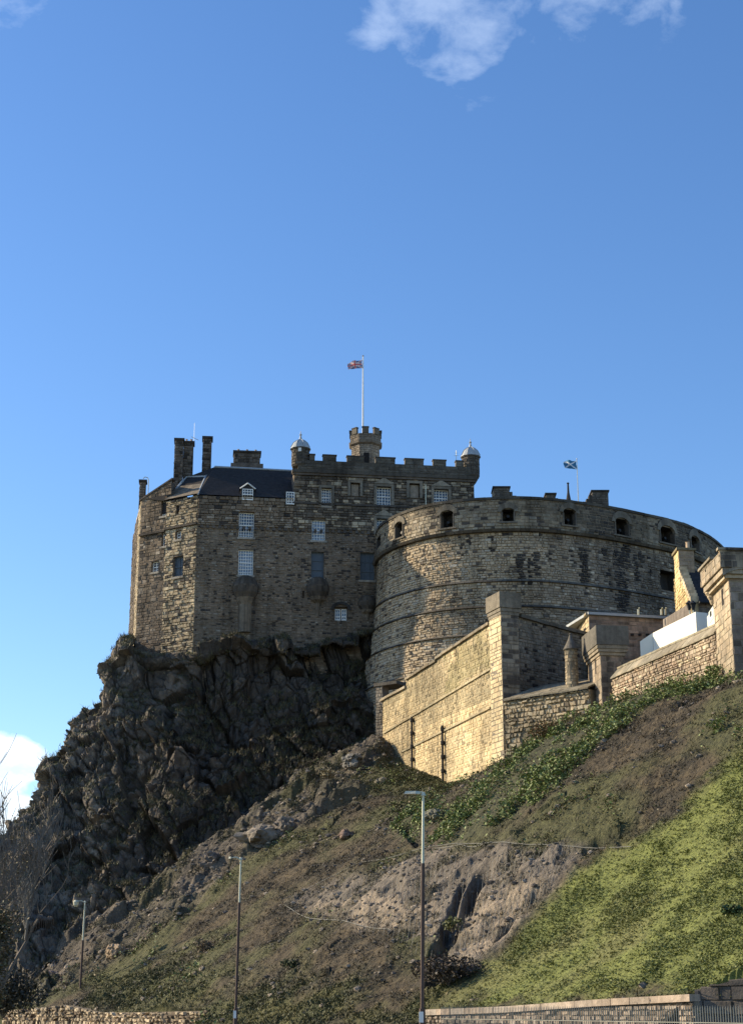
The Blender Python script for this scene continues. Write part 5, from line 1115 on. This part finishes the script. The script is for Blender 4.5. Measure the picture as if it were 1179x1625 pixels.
rc = cc_(np.broadcast_to(np.array([.10, .082, .064]), V.shape), (.058, .05, .042), sstep(.4, .6, fa)); rc = cc_(rc, (.17, .135, .10), sstep(.6, .95, j3) * .6); rc = cc_(rc, (.24, .20, .15), sstep(.78, .96, j2) * sstep(.4, .7, fb) * .6)
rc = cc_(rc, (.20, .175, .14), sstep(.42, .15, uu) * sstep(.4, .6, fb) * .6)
crk = np.maximum(sstep(.05, .0, g2) , .8 * sstep(.05, 0, g3)); rc = cc_(rc, (.028, .025, .022), crk * .75)
rc = cc_(rc, (.085, .085, .038), sstep(.45, .8, nn2[:, 2]) * sstep(.35, .6, fa) * .85); rc = cc_(rc, (.03, .032, .033), sstep(.25, .0, g3) * .35)
idx = np.arange(nc * nr_).reshape(nc, nr_); Fq = np.stack([idx[:-1, :-1], idx[:-1, 1:], idx[1:, 1:], idx[1:, :-1]], -1).reshape(-1, 4)
rc = rc * (1.35 - .62 * sstep(.3, .6, uu))[:, None]  # rock darker to the right; left brightened, grazing sun put into the colour
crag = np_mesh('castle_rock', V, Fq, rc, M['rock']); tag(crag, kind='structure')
CV, CN, CC = V, nn2, rc

# ------------------------------------------------------------------ ground, road and pavement
B = Buf(); B.quad((-2500, -400, -.06), (2500, -400, -.06), (2500, 4500, -.06), (-2500, 4500, -.06), (.10, .10, .06)); tag(B.build('ground', M['earth']), kind='structure')
rl = [np.array(p) for p in ((26., -30.), (14., 30.), (5.5, 58.), (-4.5, 88.), (-20., 126.), (-60., 190.))]
def strip(l, o0, o1, z0, z1=None):
    B = Buf()
    for a, b in zip(l, l[1:]):
        d = (b - a) / np.linalg.norm(b - a); n = np.array([d[1], -d[0]])
        if z1 is None: B.quad((*(a + n * o0), z0), (*(a + n * o1), z0), (*(b + n * o1), z0), (*(b + n * o0), z0))
        else: B.prism([tuple(a + n * o0), tuple(a + n * o1), tuple(b + n * o1), tuple(b + n * o0)], z0, z1)
    return B
tag(strip(rl, -11, -3.2, -.02).build('road', M['asphalt']), kind='structure'); tag(strip(rl, -3.0, 2.2, -.05, .11).build('pavement', M['paving']), kind='structure')
tag(strip(rl, -3.2, -3.003, -.05, .1).build('kerb', M['paving']), kind='structure')

# ------------------------------------------------------------------ retaining walls at the foot of the slope
def rtop(W_, pts): return pw([(W_.sz(px, py)[0], W_.sz(px, py)[1]) for px, py in pts])
tp = rtop(WRt, [(676, 1612), (800, 1608), (960, 1597), (1100, 1590)])
rt = thing('roadside_wall', 'low sunlit roadside wall with pale coping stones below the bright grass', 'wall', WRt.surf(0, 0))
rs = [(s_, tp(s_)) for s_ in np.linspace(0, WRt.L, 12)]; B = Buf(); slab(B, WRt, rs, -1, .6, col=(.2, .17, .13)); B.build('wall', M['stone'], rt)
B = Buf(); masonry(B, WRt.surf, 0, WRt.L, cst(-.1), tp, .2, .34, tone=lambda s, z: jitc((.32, .26, .2) if random.random() > .3 else (.15, .12, .09), .3), depth=.06, rel=.04, jit=.03); B.build('rubble_stones', M['stone'], rt, kind='stuff')
n = 16
for k in range(n):
    a, b = WRt.L * k / n, WRt.L * (k + 1) / n - .03; B = Buf(); slant(B, WRt, a, tp(a) + .02, b, tp(b) + .02, .27, -.5, .16 + random.random() * .03, jitc((.40, .33, .26), .12)); B.build('coping_stone', M['stone'], rt)
tp2 = rtop(WRd, [(1101, 1571), (1140, 1562), (1179, 1551), (1290, 1535)])
rd = thing('end_wall', 'dark shaded block wall at the lower right behind the iron railing', 'wall', WRd.surf(0, 0)); rs = [(s_, tp2(s_)) for s_ in np.linspace(0, WRd.L, 6)]
B = Buf(); slab(B, WRd, rs, -1, .6, col=(.10, .09, .08)); B.build('wall', M['stone'], rd); B = Buf(); masonry(B, WRd.surf, 0, WRd.L, cst(-.1), tp2, .42, .8, tone=lambda s, z: jitc((.11, .095, .08), .3), depth=.06, rel=.04, jit=.03); split_blocks(B, 'stone_block', rd)
tp3 = rtop(WLt, [(10, 1603), (50, 1601), (104, 1595), (130, 1600), (163, 1607), (240, 1606), (330, 1604)])
ll = thing('rubble_wall', 'rough pale rubble wall at the lower left behind the far street lamp', 'wall', WLt.surf(0, 0)); rs = [(s_, tp3(s_)) for s_ in np.linspace(0, WLt.L, 24)]
B = Buf(); slab(B, WLt, rs, -1, .7, col=(.17, .14, .10)); B.build('wall', M['stone'], ll); B = Buf(); masonry(B, WLt.surf, 0, WLt.L, cst(-.1), tp3, .26, .36, tone=lambda s, z: jitc((.42, .34, .23) if random.random() > .3 else (.17, .13, .09), .3), depth=.12, rel=.12, jit=.08, gap=.06, miss=.04); B.build('rubble_stones', M['stone'], ll, kind='stuff')

# ------------------------------------------------------------------ iron railing at the lower right
A_, B_ = plan(700, 1600, 64), plan(1215, 1600, 43); Wi = Wall(A_, B_); ra = thing('iron_railing', 'pale vertical-bar railing along the lower right edge of the road', 'railing', Wi.surf(0, 0))
pm_ = Buf(); pm_.box((0, 0, 0), .022, .022, 1.5); pm_.v += [(-.011, -.011, 1.5), (.011, -.011, 1.5), (.011, .011, 1.5), (-.011, .011, 1.5), (0, 0, 1.58)]; pm_.c += [pm_.col] * 5; i = len(pm_.v) - 5; pm_.f += [(i, i + 1, i + 4), (i + 1, i + 2, i + 4), (i + 2, i + 3, i + 4), (i + 3, i, i + 4)]
first = pm_.build('picket', M['picket'], ra, at=(*Wi.surf(0, 0)[:2], .1)); n = int(Wi.L / .13)
for k in range(1, n):
    o = first.copy(); COL.objects.link(o); o.parent = ra; q = Wi.surf(k * .13, 0); o.location = Vector((q[0], q[1], .1)) - ra.location
for z in (.25, 1.22):
    B = Buf(); lbox(B, Wi.surf, 0, Wi.L, z, z + .02, -.01, .01); B.build('rail', M['picket'], ra)

# ------------------------------------------------------------------ street lamps
def lamp(label, px, ytop, pxb, D, split, arm, head, w, kind):
    b = np.array([*plan(pxb, 1600, D), .1]); tpt = P(px, ytop, D); t = thing('street_lamp', label, 'street lamp', b, 'street lamps along the road'); H = tpt - b; pt_ = lambda k: b + H * k
    ks = (P(px, split, D)[2] - b[2]) / H[2]
    B = Buf(); B.tube([pt_(0), pt_(.16)], [.12, .12], 10); B.tube([pt_(.16), pt_(ks)], [w, w], 10); B.build('lower_post', M['rust'], t, smooth=False)
    B = Buf(); B.tube([pt_(ks) , pt_(1)], [w * .8, w * .66], 10); B.tube([pt_(.998), pt_(1) + [0, 0, .12]], [.1, .06], 8); B.build('upper_post', M['galv'], t)
    B = Buf(); B.box((b[0] - .02, b[1] - w - .03, b[2] + 1.0), .16, .06, .38); B.build('label_plate', M['white'], t)
    B = Buf(); e = pt_(1); B.tube([e, e + [-arm * .5, 0, .12], e + [-arm, 0, .1]], [.05, .045, .035], 6); ar = B.build('arm', M['galv'], t)
    B = Buf(); c = e + np.array([-arm, 0, .1])
    if kind == 'flat':
        pl = [(-head, -.13), (-head * .3, -.2), (0, -.06), (0, .06), (-head * .3, .2), (-head, .13)]; B.prism([(c[0] + x, c[1] + y) for x, y in pl], c[2] - .06, c[2] + .05, top=[(c[0] + x * .9, c[1] + y * .6) for x, y in pl])
    else: B.lathe((c[0] - head * .3, c[1]), [(.1, c[2] - .42), (.2, c[2] - .3), (.24, c[2] - .05), (.12, c[2] + .08)], 12)
    B.build('lamp_head', M['galv'], t)
lamp('nearest tall street lamp, two-tone post and long flat head, right of centre', 671.5, 1262, 669, 63, 1370, .12, .62, .075, 'flat')
lamp('middle street lamp of the row with a thin arm pointing left', 382.5, 1364, 374, 90, 1432, .5, .16, .075, 'flat')
lamp('farthest street lamp on the left with a drooping lantern before the crag', 135.5, 1432, 126, 128, 1492, .6, .25, .085, 'drop')

# ------------------------------------------------------------------ rockfall netting over the outcrop
nt_ = thing('rockfall_netting', 'wire rockfall netting with pale edge cables draped over the rock outcrop', 'netting', ground(680, 1440))
def drape(pts, n=90, h=.12, sag=0.):
    q = np.array([ground(*p)[:2] for p in pts]); t_ = np.concatenate([[0], np.cumsum(np.linalg.norm(np.diff(q, axis=0), axis=1))]); u = np.linspace(0, t_[-1], n)
    x, y = np.interp(u, t_, q[:, 0]), np.interp(u, t_, q[:, 1]); z = terr(x, y)(Zt); zm_ = np.convolve(np.pad(z, 6, 'edge'), np.ones(13) / 13, 'valid'); z = zm_ * .7 + np.maximum(z, zm_) * .3; return [np.array(v) for v in zip(x, y, z + h)]
for pts in ([(445, 1436), (480, 1412), (540, 1386), (600, 1370), (650, 1350), (690, 1346)], [(690, 1346), (760, 1342), (830, 1350), (900, 1348), (1000, 1346)], [(445, 1436), (490, 1456), (530, 1466), (580, 1474), (620, 1482)], [(690, 1352), (735, 1346), (780, 1345)]):
    B = Buf(); B.tube(drape(pts, 60, .1), .02, 5); B.build('edge_cable', M['cable'], nt_)
B = Buf()
for k in range(60):
    x0 = 462 + k * 7.4; yt = float(np.interp(x0, [450, 610, 680, 930], [1434, 1368, 1346, 1346])); yb = float(np.interp(x0, [450, 560, 690, 750, 860, 930], [1437, 1472, 1530, 1532, 1445, 1350]))
    if yb - yt > 8: B.tube(drape([(x0 + 12, yt), (x0 - 10, yb)], 40, .08), .009, 3, cap=False)
B.build('wires', M['cable'], nt_, kind='stuff')

# ------------------------------------------------------------------ vegetation
inview = (np.abs(UX) < .262) & (VY < 158)
area = np.gradient(X, axis=1) * np.gradient(Y, axis=0) * inview * (1 - behind) * (infront < .5)
def pick(wgt, count):
    p = (wgt * area).ravel(); p = np.clip(p, 0, None); p /= p.sum(); i = rng.choice(len(p), count, p=p); r0, c0 = np.divmod(i, nU)
    r0 = np.clip(r0, 0, nV - 2); c0 = np.clip(c0, 0, nU - 2); a, b = rng.random(count), rng.random(count)
    L_ = lambda A: A[r0, c0] * (1 - a) * (1 - b) + A[r0, c0 + 1] * a * (1 - b) + A[r0 + 1, c0] * (1 - a) * b + A[r0 + 1, c0 + 1] * a * b
    global PC; PC = np.stack([L_(col[..., k]) for k in range(3)], 1)
    return np.stack([L_(X), L_(Y), L_(Zt)], 1)
def pal_pick(cols_, n, p=None):
    c = np.array(cols_); k = rng.choice(len(c), n, p=p); return c[k] * (1 + .5 * (rng.random((n, 1)) - .5))
def tufts(name, label, pos, blades, hgt, wid, lean, cols_, p=None, spread=.12, follow=.72):
    n = len(pos); k = blades; P0 = np.repeat(pos, k, 0); m = n * k; s_ = np.repeat(.6 + .8 * rng.random(n), k); ang = rng.random(m) * 2 * np.pi
    P0 = P0 + np.stack([rng.normal(0, spread, m), rng.normal(0, spread, m), np.zeros(m) - .03], 1); d = np.stack([np.cos(ang), np.sin(ang), 0 * ang], 1); sd = np.stack([-np.sin(ang), np.cos(ang), 0 * ang], 1)
    h_ = (hgt * s_ * (.5 + rng.random(m)))[:, None]; w_ = (wid * s_)[:, None]; tipp = P0 + d * h_ * lean * rng.random((m, 1)) * 1.4 + np.array([0, 0, 1]) * h_
    V = np.stack([P0 - sd * w_ / 2, P0 + sd * w_ / 2, tipp], 1).reshape(-1, 3); Fc = np.arange(3 * m).reshape(-1, 3); g_ = PC * (1. + .3 * (rng.random((n, 1)) - .5)) if follow else 0; c = np.repeat(pal_pick(cols_, n, p) * (1 - follow) + g_ * follow, k * 3, 0)
    return tag(np_mesh(name, V, Fc, c, M['leaf']), label, None, kind='stuff')
def leaves(pos, size, cols_, p=None, flat=.5):
    m = len(pos); nrm = rng.normal(0, 1, (m, 3)); nrm[:, 2] = np.abs(nrm[:, 2]) + flat; nrm /= np.linalg.norm(nrm, axis=1)[:, None]; t_ = np.cross(nrm, rng.normal(0, 1, (m, 3))); t_ /= np.linalg.norm(t_, axis=1)[:, None]; b_ = np.cross(nrm, t_)
    s_ = (size * (.6 + .8 * rng.random(m)))[:, None]; V = np.stack([pos - t_ * s_ * .6, pos - b_ * s_ * .4, pos + t_ * s_ * .7, pos + b_ * s_ * .4], 1).reshape(-1, 3)
    return V, np.arange(4 * m).reshape(-1, 4), np.repeat(pal_pick(cols_, m, p), 4, 0)
ff = lambda a, b, A: sstep(a, b, A)
tufts('grass', 'short rough grass covering the bright lower slope', pick(wg * (.35 + ff(.4, .6, f1)), 26000), 4, .055, .08, 2.0, [(.17, .19, .055), (.14, .165, .05), (.22, .21, .08), (.11, .125, .045)])
tufts('olive_grass', 'olive grass on the lower left and under the yellow wall', pick(wo * (1 - wg) * (.3 + f1), 12000), 5, .1, .08, 1.1, [(.13, .13, .05), (.09, .1, .04), (.17, .15, .07)])
brn = (1 - wg) * (1 - wi) * (1 - wr) * (1 - .75 * wl) * (1 - .6 * wo)
tufts('dead_bracken', 'dead brown bracken and weeds over the upper slope', pick(brn * (.2 + ff(.4, .6, f1)), 46000), 5, .10, .055, 1.6, [(.12, .09, .055), (.08, .062, .045), (.17, .13, .075), (.055, .06, .03), (.20, .16, .10)], [.33, .3, .14, .17, .06], .2)
tufts('scrub_on_rock', 'thin weeds in the cracks of the rock outcrops', pick(np.maximum(wr * .8 * (1 - .6 * wrb), wl) * ff(.46, .62, f1), 9000), 5, .14, .055, 1.2, [(.12, .11, .055), (.09, .08, .05), (.16, .14, .08), (.06, .075, .03)])
pi = pick(np.maximum(wi, .16 * brn * ff(.6, .7, f2)) * (.05 + ff(.44, .56, f1)) * (.3 + ff(.35, .5, gr(fbm(p3 / 4.5, 3, 140)))), 85000); hN = fbm(pi / 1.3, 3, 12); pi[:, 2] += .02 + rng.random(len(pi)) * .8 * sstep(.35, .65, hN)
V_, F_, C_ = leaves(pi, .15, [(.14, .185, .055), (.19, .235, .08), (.08, .11, .04), (.23, .27, .11), (.18, .14, .07)], [.3, .27, .12, .21, .1])
tag(np_mesh('ivy', V_, F_, C_, M['leaf']), 'green ivy and brambles covering the bank under the sunlit walls', kind='stuff')
pi = pick(brn * (ff(.56, .7, f2) + .03) * ff(.45, .6, f1), 14000); pi[:, 2] += rng.random(len(pi)) * .3
V_, F_, C_ = leaves(pi, .11, [(.06, .075, .03), (.09, .10, .04), (.10, .075, .045)]); tag(np_mesh('low_weeds', V_, F_, C_, M['leaf']), 'low dark green weeds in patches among the dead bracken', kind='stuff')
# grass and weeds on the ledges of the crag
up_ = np.where((CN[:, 2] > .5) & (vv > .08) & (fa > .42))[0]; ci = rng.choice(up_, 15000); tufts('ledge_grass', 'grass and weeds on the ledges of the crag', CV[ci] + rng.normal(0, .05, (15000, 3)), 4, .3, .06, 1.0, [(.09, .09, .04), (.07, .065, .04), (.13, .11, .06)], follow=0)

def shrub(label, px, py, r, h, cols_, n, D=None, twigs=16, group='shrubs on the slope', leafsize=.13, name='shrub'):
    g = ground(px, py) if D is None else P(px, py, D); g = np.array(g); t = thing(name, label, 'shrub', g, group); B = Buf()
    for k in range(twigs):
        a = random.random() * 6.28; e = g + np.array([math.cos(a) * r * random.random(), math.sin(a) * r * random.random(), h * (.6 + .5 * random.random())]); m_ = (g + e) / 2 + np.array([random.uniform(-.1, .1) * r, 0, .1 * h]); B.tube([g + [0, 0, -.1], m_, e], [.03, .02, .008], 4)
    B.build('stems', M['bark'], t)
    p = rng.normal(0, .42, (n, 3)); p /= np.maximum(1, np.linalg.norm(p, axis=1))[:, None]; p = p * np.array([r, r, h * .55]) + np.array([0, 0, h * .55]); keep = fbm((p + g) / (r * .45), 2, 7) > .42; p = p[keep] + g
    V_, F_, C_ = leaves(p, leafsize, cols_, flat=.1); o = np_mesh('foliage', V_, F_, C_, M['leaf'], t)
    return t
shrub('dark brown bush at the foot of the gully beside the nearest street lamp', 712, 1562, 1.9, 1.3, [(.07, .055, .045), (.05, .045, .035), (.10, .075, .05)], 3200)
shrub('bronze bush against the base of the rubble wall below the slabbed coping', 868, 1172, 1.5, 1.1, [(.20, .12, .05), (.14, .09, .045), (.12, .12, .05)], 1600)
shrub('straw coloured bush on the rocks below the shadow of the crag', 520, 1240, .7, 1.1, [(.26, .22, .12), (.18, .15, .09)], 700)
shrub('rust coloured bush at the edge of the crag shadow', 384, 1292, .9, 1.2, [(.22, .13, .08), (.14, .1, .07)], 700)
shrub('pale brown bush on the slope left of the middle street lamp', 325, 1512, .9, .9, [(.17, .12, .08), (.12, .1, .06)], 700)
shrub('small dark green bush low on the slope between the near street lamps', 460, 1537, .6, .5, [(.05, .065, .03), (.07, .08, .035)], 500)
shrub('yellowish bush on the netted outcrop right of the gully', 718, 1478, .6, .7, [(.16, .16, .06), (.1, .11, .04)], 500)
shrub('dark green clump on the bright grass near the right edge', 1160, 1452, .45, .4, [(.05, .085, .03), (.07, .1, .035)], 500)
# big boulders that stand free of the slope
def boulder(label, px, py, r, col_, seed):
    g = ground(px, py); import bmesh as bm_
    b = bm_.new(); bm_.ops.create_icosphere(b, subdivisions=4, radius=1.); v = np.array([q.co[:] for q in b.verts]); f = np.array([[x.index for x in q.verts] for q in b.faces]); b.free()
    k_, j_, _ = chunks(v * 1.3 + seed * 3.7, seed, 1.0); k2_, _, _ = chunks(v * 3.1 + seed, seed + 4, 1.); v = v * (.75 + .38 * k_ + .12 * k2_)[:, None] * np.array([1.1, .9, .8]) * r
    o = np_mesh('boulder', v, f, np.array(col_) * .75 * (.8 + .4 * j_[:, None]), M['rock']); o.location = (g[0], g[1], g[2] + r * .25); o.rotation_euler = (0, 0, seed); tag(o, label, 'boulder', 'boulders on the slope')
boulder('largest boulder, pale sunlit left face, below the dark end of the crag', 415, 1340, 1.35, (.27, .23, .18), 3)
boulder('wide boulder behind and right of the largest one', 452, 1322, 1.1, (.22, .19, .16), 5)
boulder('ochre boulder sunlit on the left above the rubble wall', 184, 1516, .75, (.42, .31, .2), 8)
boulder('small pointed pinkish boulder on the lower edge of the left ledge', 82, 1552, .6, (.32, .24, .2), 9)
boulder('small pale boulder on the mossy ground left of the yellow wall', 605, 1245, .5, (.28, .25, .18), 12)
boulder('leaning pale boulder just right of the nearest street lamp post', 690, 1300, .7, (.25, .24, .17), 14)
boulder('pink tinged boulder in the brown bracken left of the nearest lamp', 550, 1330, .6, (.26, .18, .14), 17)
boulder('grey boulder at the top of the ledge beside the end pier', 560, 1213, .9, (.2, .19, .17), 21)
boulder('brown boulder on the ledge above the middle street lamp', 335, 1372, .9, (.2, .17, .14), 26)

# bare trees at the left edge
def tree(label, base, H, lean, seed, rad, col_mat, levels=5, group='bare trees on the left', name='bare_tree', leafy=0):
    rd_ = random.Random(seed); t = thing(name, label, 'tree', base, group); TB, BB = Buf(), Buf(); tips = []
    def grow(p, d, ln, r, lv):
        pts = [p]; rr = [r]; q = p; dd = d
        for k in range(4):
            dd = (dd + Vector((rd_.uniform(-.16, .16), rd_.uniform(-.16, .16), rd_.uniform(-.02, .14)))).normalized(); q = q + dd * ln / 4; pts.append(q); rr.append(r * (1 - .13 * (k + 1)))
        (TB if lv == 0 else BB).tube(pts, rr, 6 if lv < 2 else 3, cap=False); tips.append(q)
        if lv >= levels: return
        n = rd_.choice((3, 4)) if lv < 3 else rd_.choice((2, 3, 4))
        for k in range(n):
            j = rd_.randint(1, 4); a = Vector((rd_.uniform(-1, 1), rd_.uniform(-1, 1), rd_.uniform(.1, .9))).normalized(); nd_ = (dd * .9 + a * .75 + Vector((0, 0, .25))).normalized(); grow(pts[j], nd_, ln * rd_.uniform(.6, .85), max(rr[j] * .62, .018), lv + 1)
    grow(Vector(base), Vector(lean).normalized(), H * .32, rad, 0)
    TB.build('trunk', col_mat, t); BB.build('branches', col_mat, t)
    if leafy:
        tp_ = np.array([tuple(q) for q in tips]); p = tp_[rng.integers(0, len(tp_), leafy)] + rng.normal(0, .22, (leafy, 3)); V_, F_, C_ = leaves(p, .09, [(.12, .085, .05), (.16, .13, .06), (.07, .07, .035)]); np_mesh('leaves', V_, F_, C_, M['leaf'], t)
    return t
tree('tallest bare tree leaning in from the left edge against the white cloud', (*plan(-22, 1600, 74), 0.), 17.5, (.1, 0, 1), 5, .2, M['bark'], 5)
tree('bare multi-stemmed tree in front of the left foot of the crag', (*plan(-8, 1600, 92), 0.), 11.5, (.05, .0, 1), 12, .14, M['bark'], 5, leafy=2500)
tree('small bare sapling before the dark hollow of the crag', P(40, 1492, 128), 8, (.15, 0, 1), 21, .07, principled('pale_bark', color=(.3, .26, .2), rough=.9, var=.2, bump=0.), 4)
tree('low brown-leaved tree above the parked car at the left edge', (*plan(-2, 1600, 66), 0.), 6.2, (.03, 0, 1), 31, .12, M['bark'], 4, leafy=9000)
shrub('dark tangled bush at the bottom left corner behind the parked car', 6, 1612, 1.9, 2.0, [(.05, .045, .03), (.07, .06, .04), (.03, .03, .02)], 5000, D=80, twigs=40, group='bushes by the road')

# ------------------------------------------------------------------ parked car, mostly beyond the left edge
X1 = P(34, 1615, 40)[0]; cb = thing('parked_car', 'front of a dark blue hatchback at the bottom left corner', 'car', (X1 - 2.3, 40, -.02))
prof = [(-2.1, .35), (-2.12, .75), (-2.0, 1.05), (-1.6, 1.38), (-.9, 1.47), (.1, 1.44), (.95, 1.02), (1.9, .86), (2.1, .65), (2.12, .32)]
B = Buf(); n = len(prof)
for y0, y1, s0_, s1_ in ((-.86, -.8, .97, 1.), (-.8, .8, 1., 1.), (.8, .86, 1., .97)):
    for k in range(n):
        (xa, za), (xb, zb_) = prof[k], prof[(k + 1) % n]; tk = lambda y, z: y * (1 if z < .9 else .84); g = lambda x, y, z, s_: (X1 - 2.3 + x * s_, 40 + tk(y, z), z * s_)
        B.quad(g(xa, y0, za, s0_), g(xb, y0, zb_, s0_), g(xb, y1, zb_, s1_), g(xa, y1, za, s1_))
for y in (-.86, .86): B.poly([(X1 - 2.3 + x * .97, 40 + y * (1 if z < .9 else .84), z * .97) for x, z in prof])
B.build('body', M['carpaint'], cb)
gx = lambda x: X1 - 2.3 + x
B = Buf(); B.poly([(gx(.16), 39.36, 1.435), (gx(.93), 39.2, 1.045), (gx(.93), 40.8, 1.045), (gx(.16), 40.64, 1.435)][::1]); B.build('windscreen', M['glass'], cb).location.z += .012
B = Buf(); B.poly([(gx(-1.5), 39.2, .98), (gx(.8), 39.2, .98), (gx(.1), 39.24, 1.34), (gx(-1.2), 39.24, 1.36)]); B.build('side_window', M['glass'], cb).location.y -= .03
for x in (-1.35, 1.35):
    for y in (39.16, 40.84):
        B = Buf(); B.tube([(gx(x), y - .1, .31), (gx(x), y + .1, .31)], .31, 18); wh = B.build('wheel', M['rubber'], cb); B = Buf(); B.tube([(gx(x), y - .115, .31), (gx(x), y + .115, .31)], .18, 12); B.build('rim', M['galv'], wh)
for y in (39.35, 40.65): B = Buf(); B.box((gx(2.02), y, .6), .16, .34, .14); B.build('headlight', M['white'], cb)
for y in (39.05, 40.95): B = Buf(); B.box((gx(.75), y, .98), .16, .2, .13); B.build('wing_mirror', M['carpaint'], cb)

# loose stones lying on the slopes
pi = pick(np.maximum(.5 * brn * ff(.5, .62, f1), np.maximum(wl * .9, wr * .6)), 5200); import bmesh
b = bmesh.new(); bmesh.ops.create_icosphere(b, subdivisions=1, radius=1.); iv = np.array([q.co[:] for q in b.verts]); fi_ = np.array([[x.index for x in q.verts] for q in b.faces]); b.free()
m = len(pi); sz_ = .05 + .16 * rng.random(m) ** 3; jit_ = iv[None] * (.7 + .6 * rng.random((m, len(iv), 1))) * (sz_[:, None, None] * np.array([1.3, 1.1, .8])); V_ = (pi[:, None] + jit_ + np.array([0, 0, .02])).reshape(-1, 3)
F_ = (fi_[None] + (np.arange(m) * len(iv))[:, None, None]).reshape(-1, 3); tag(np_mesh('loose_stones', V_, F_, np.repeat(pal_pick([(.2, .17, .13), (.13, .11, .09), (.3, .25, .19)], m), len(iv), 0), M['rock']), 'loose stones and scree lying on the slope', kind='stuff')
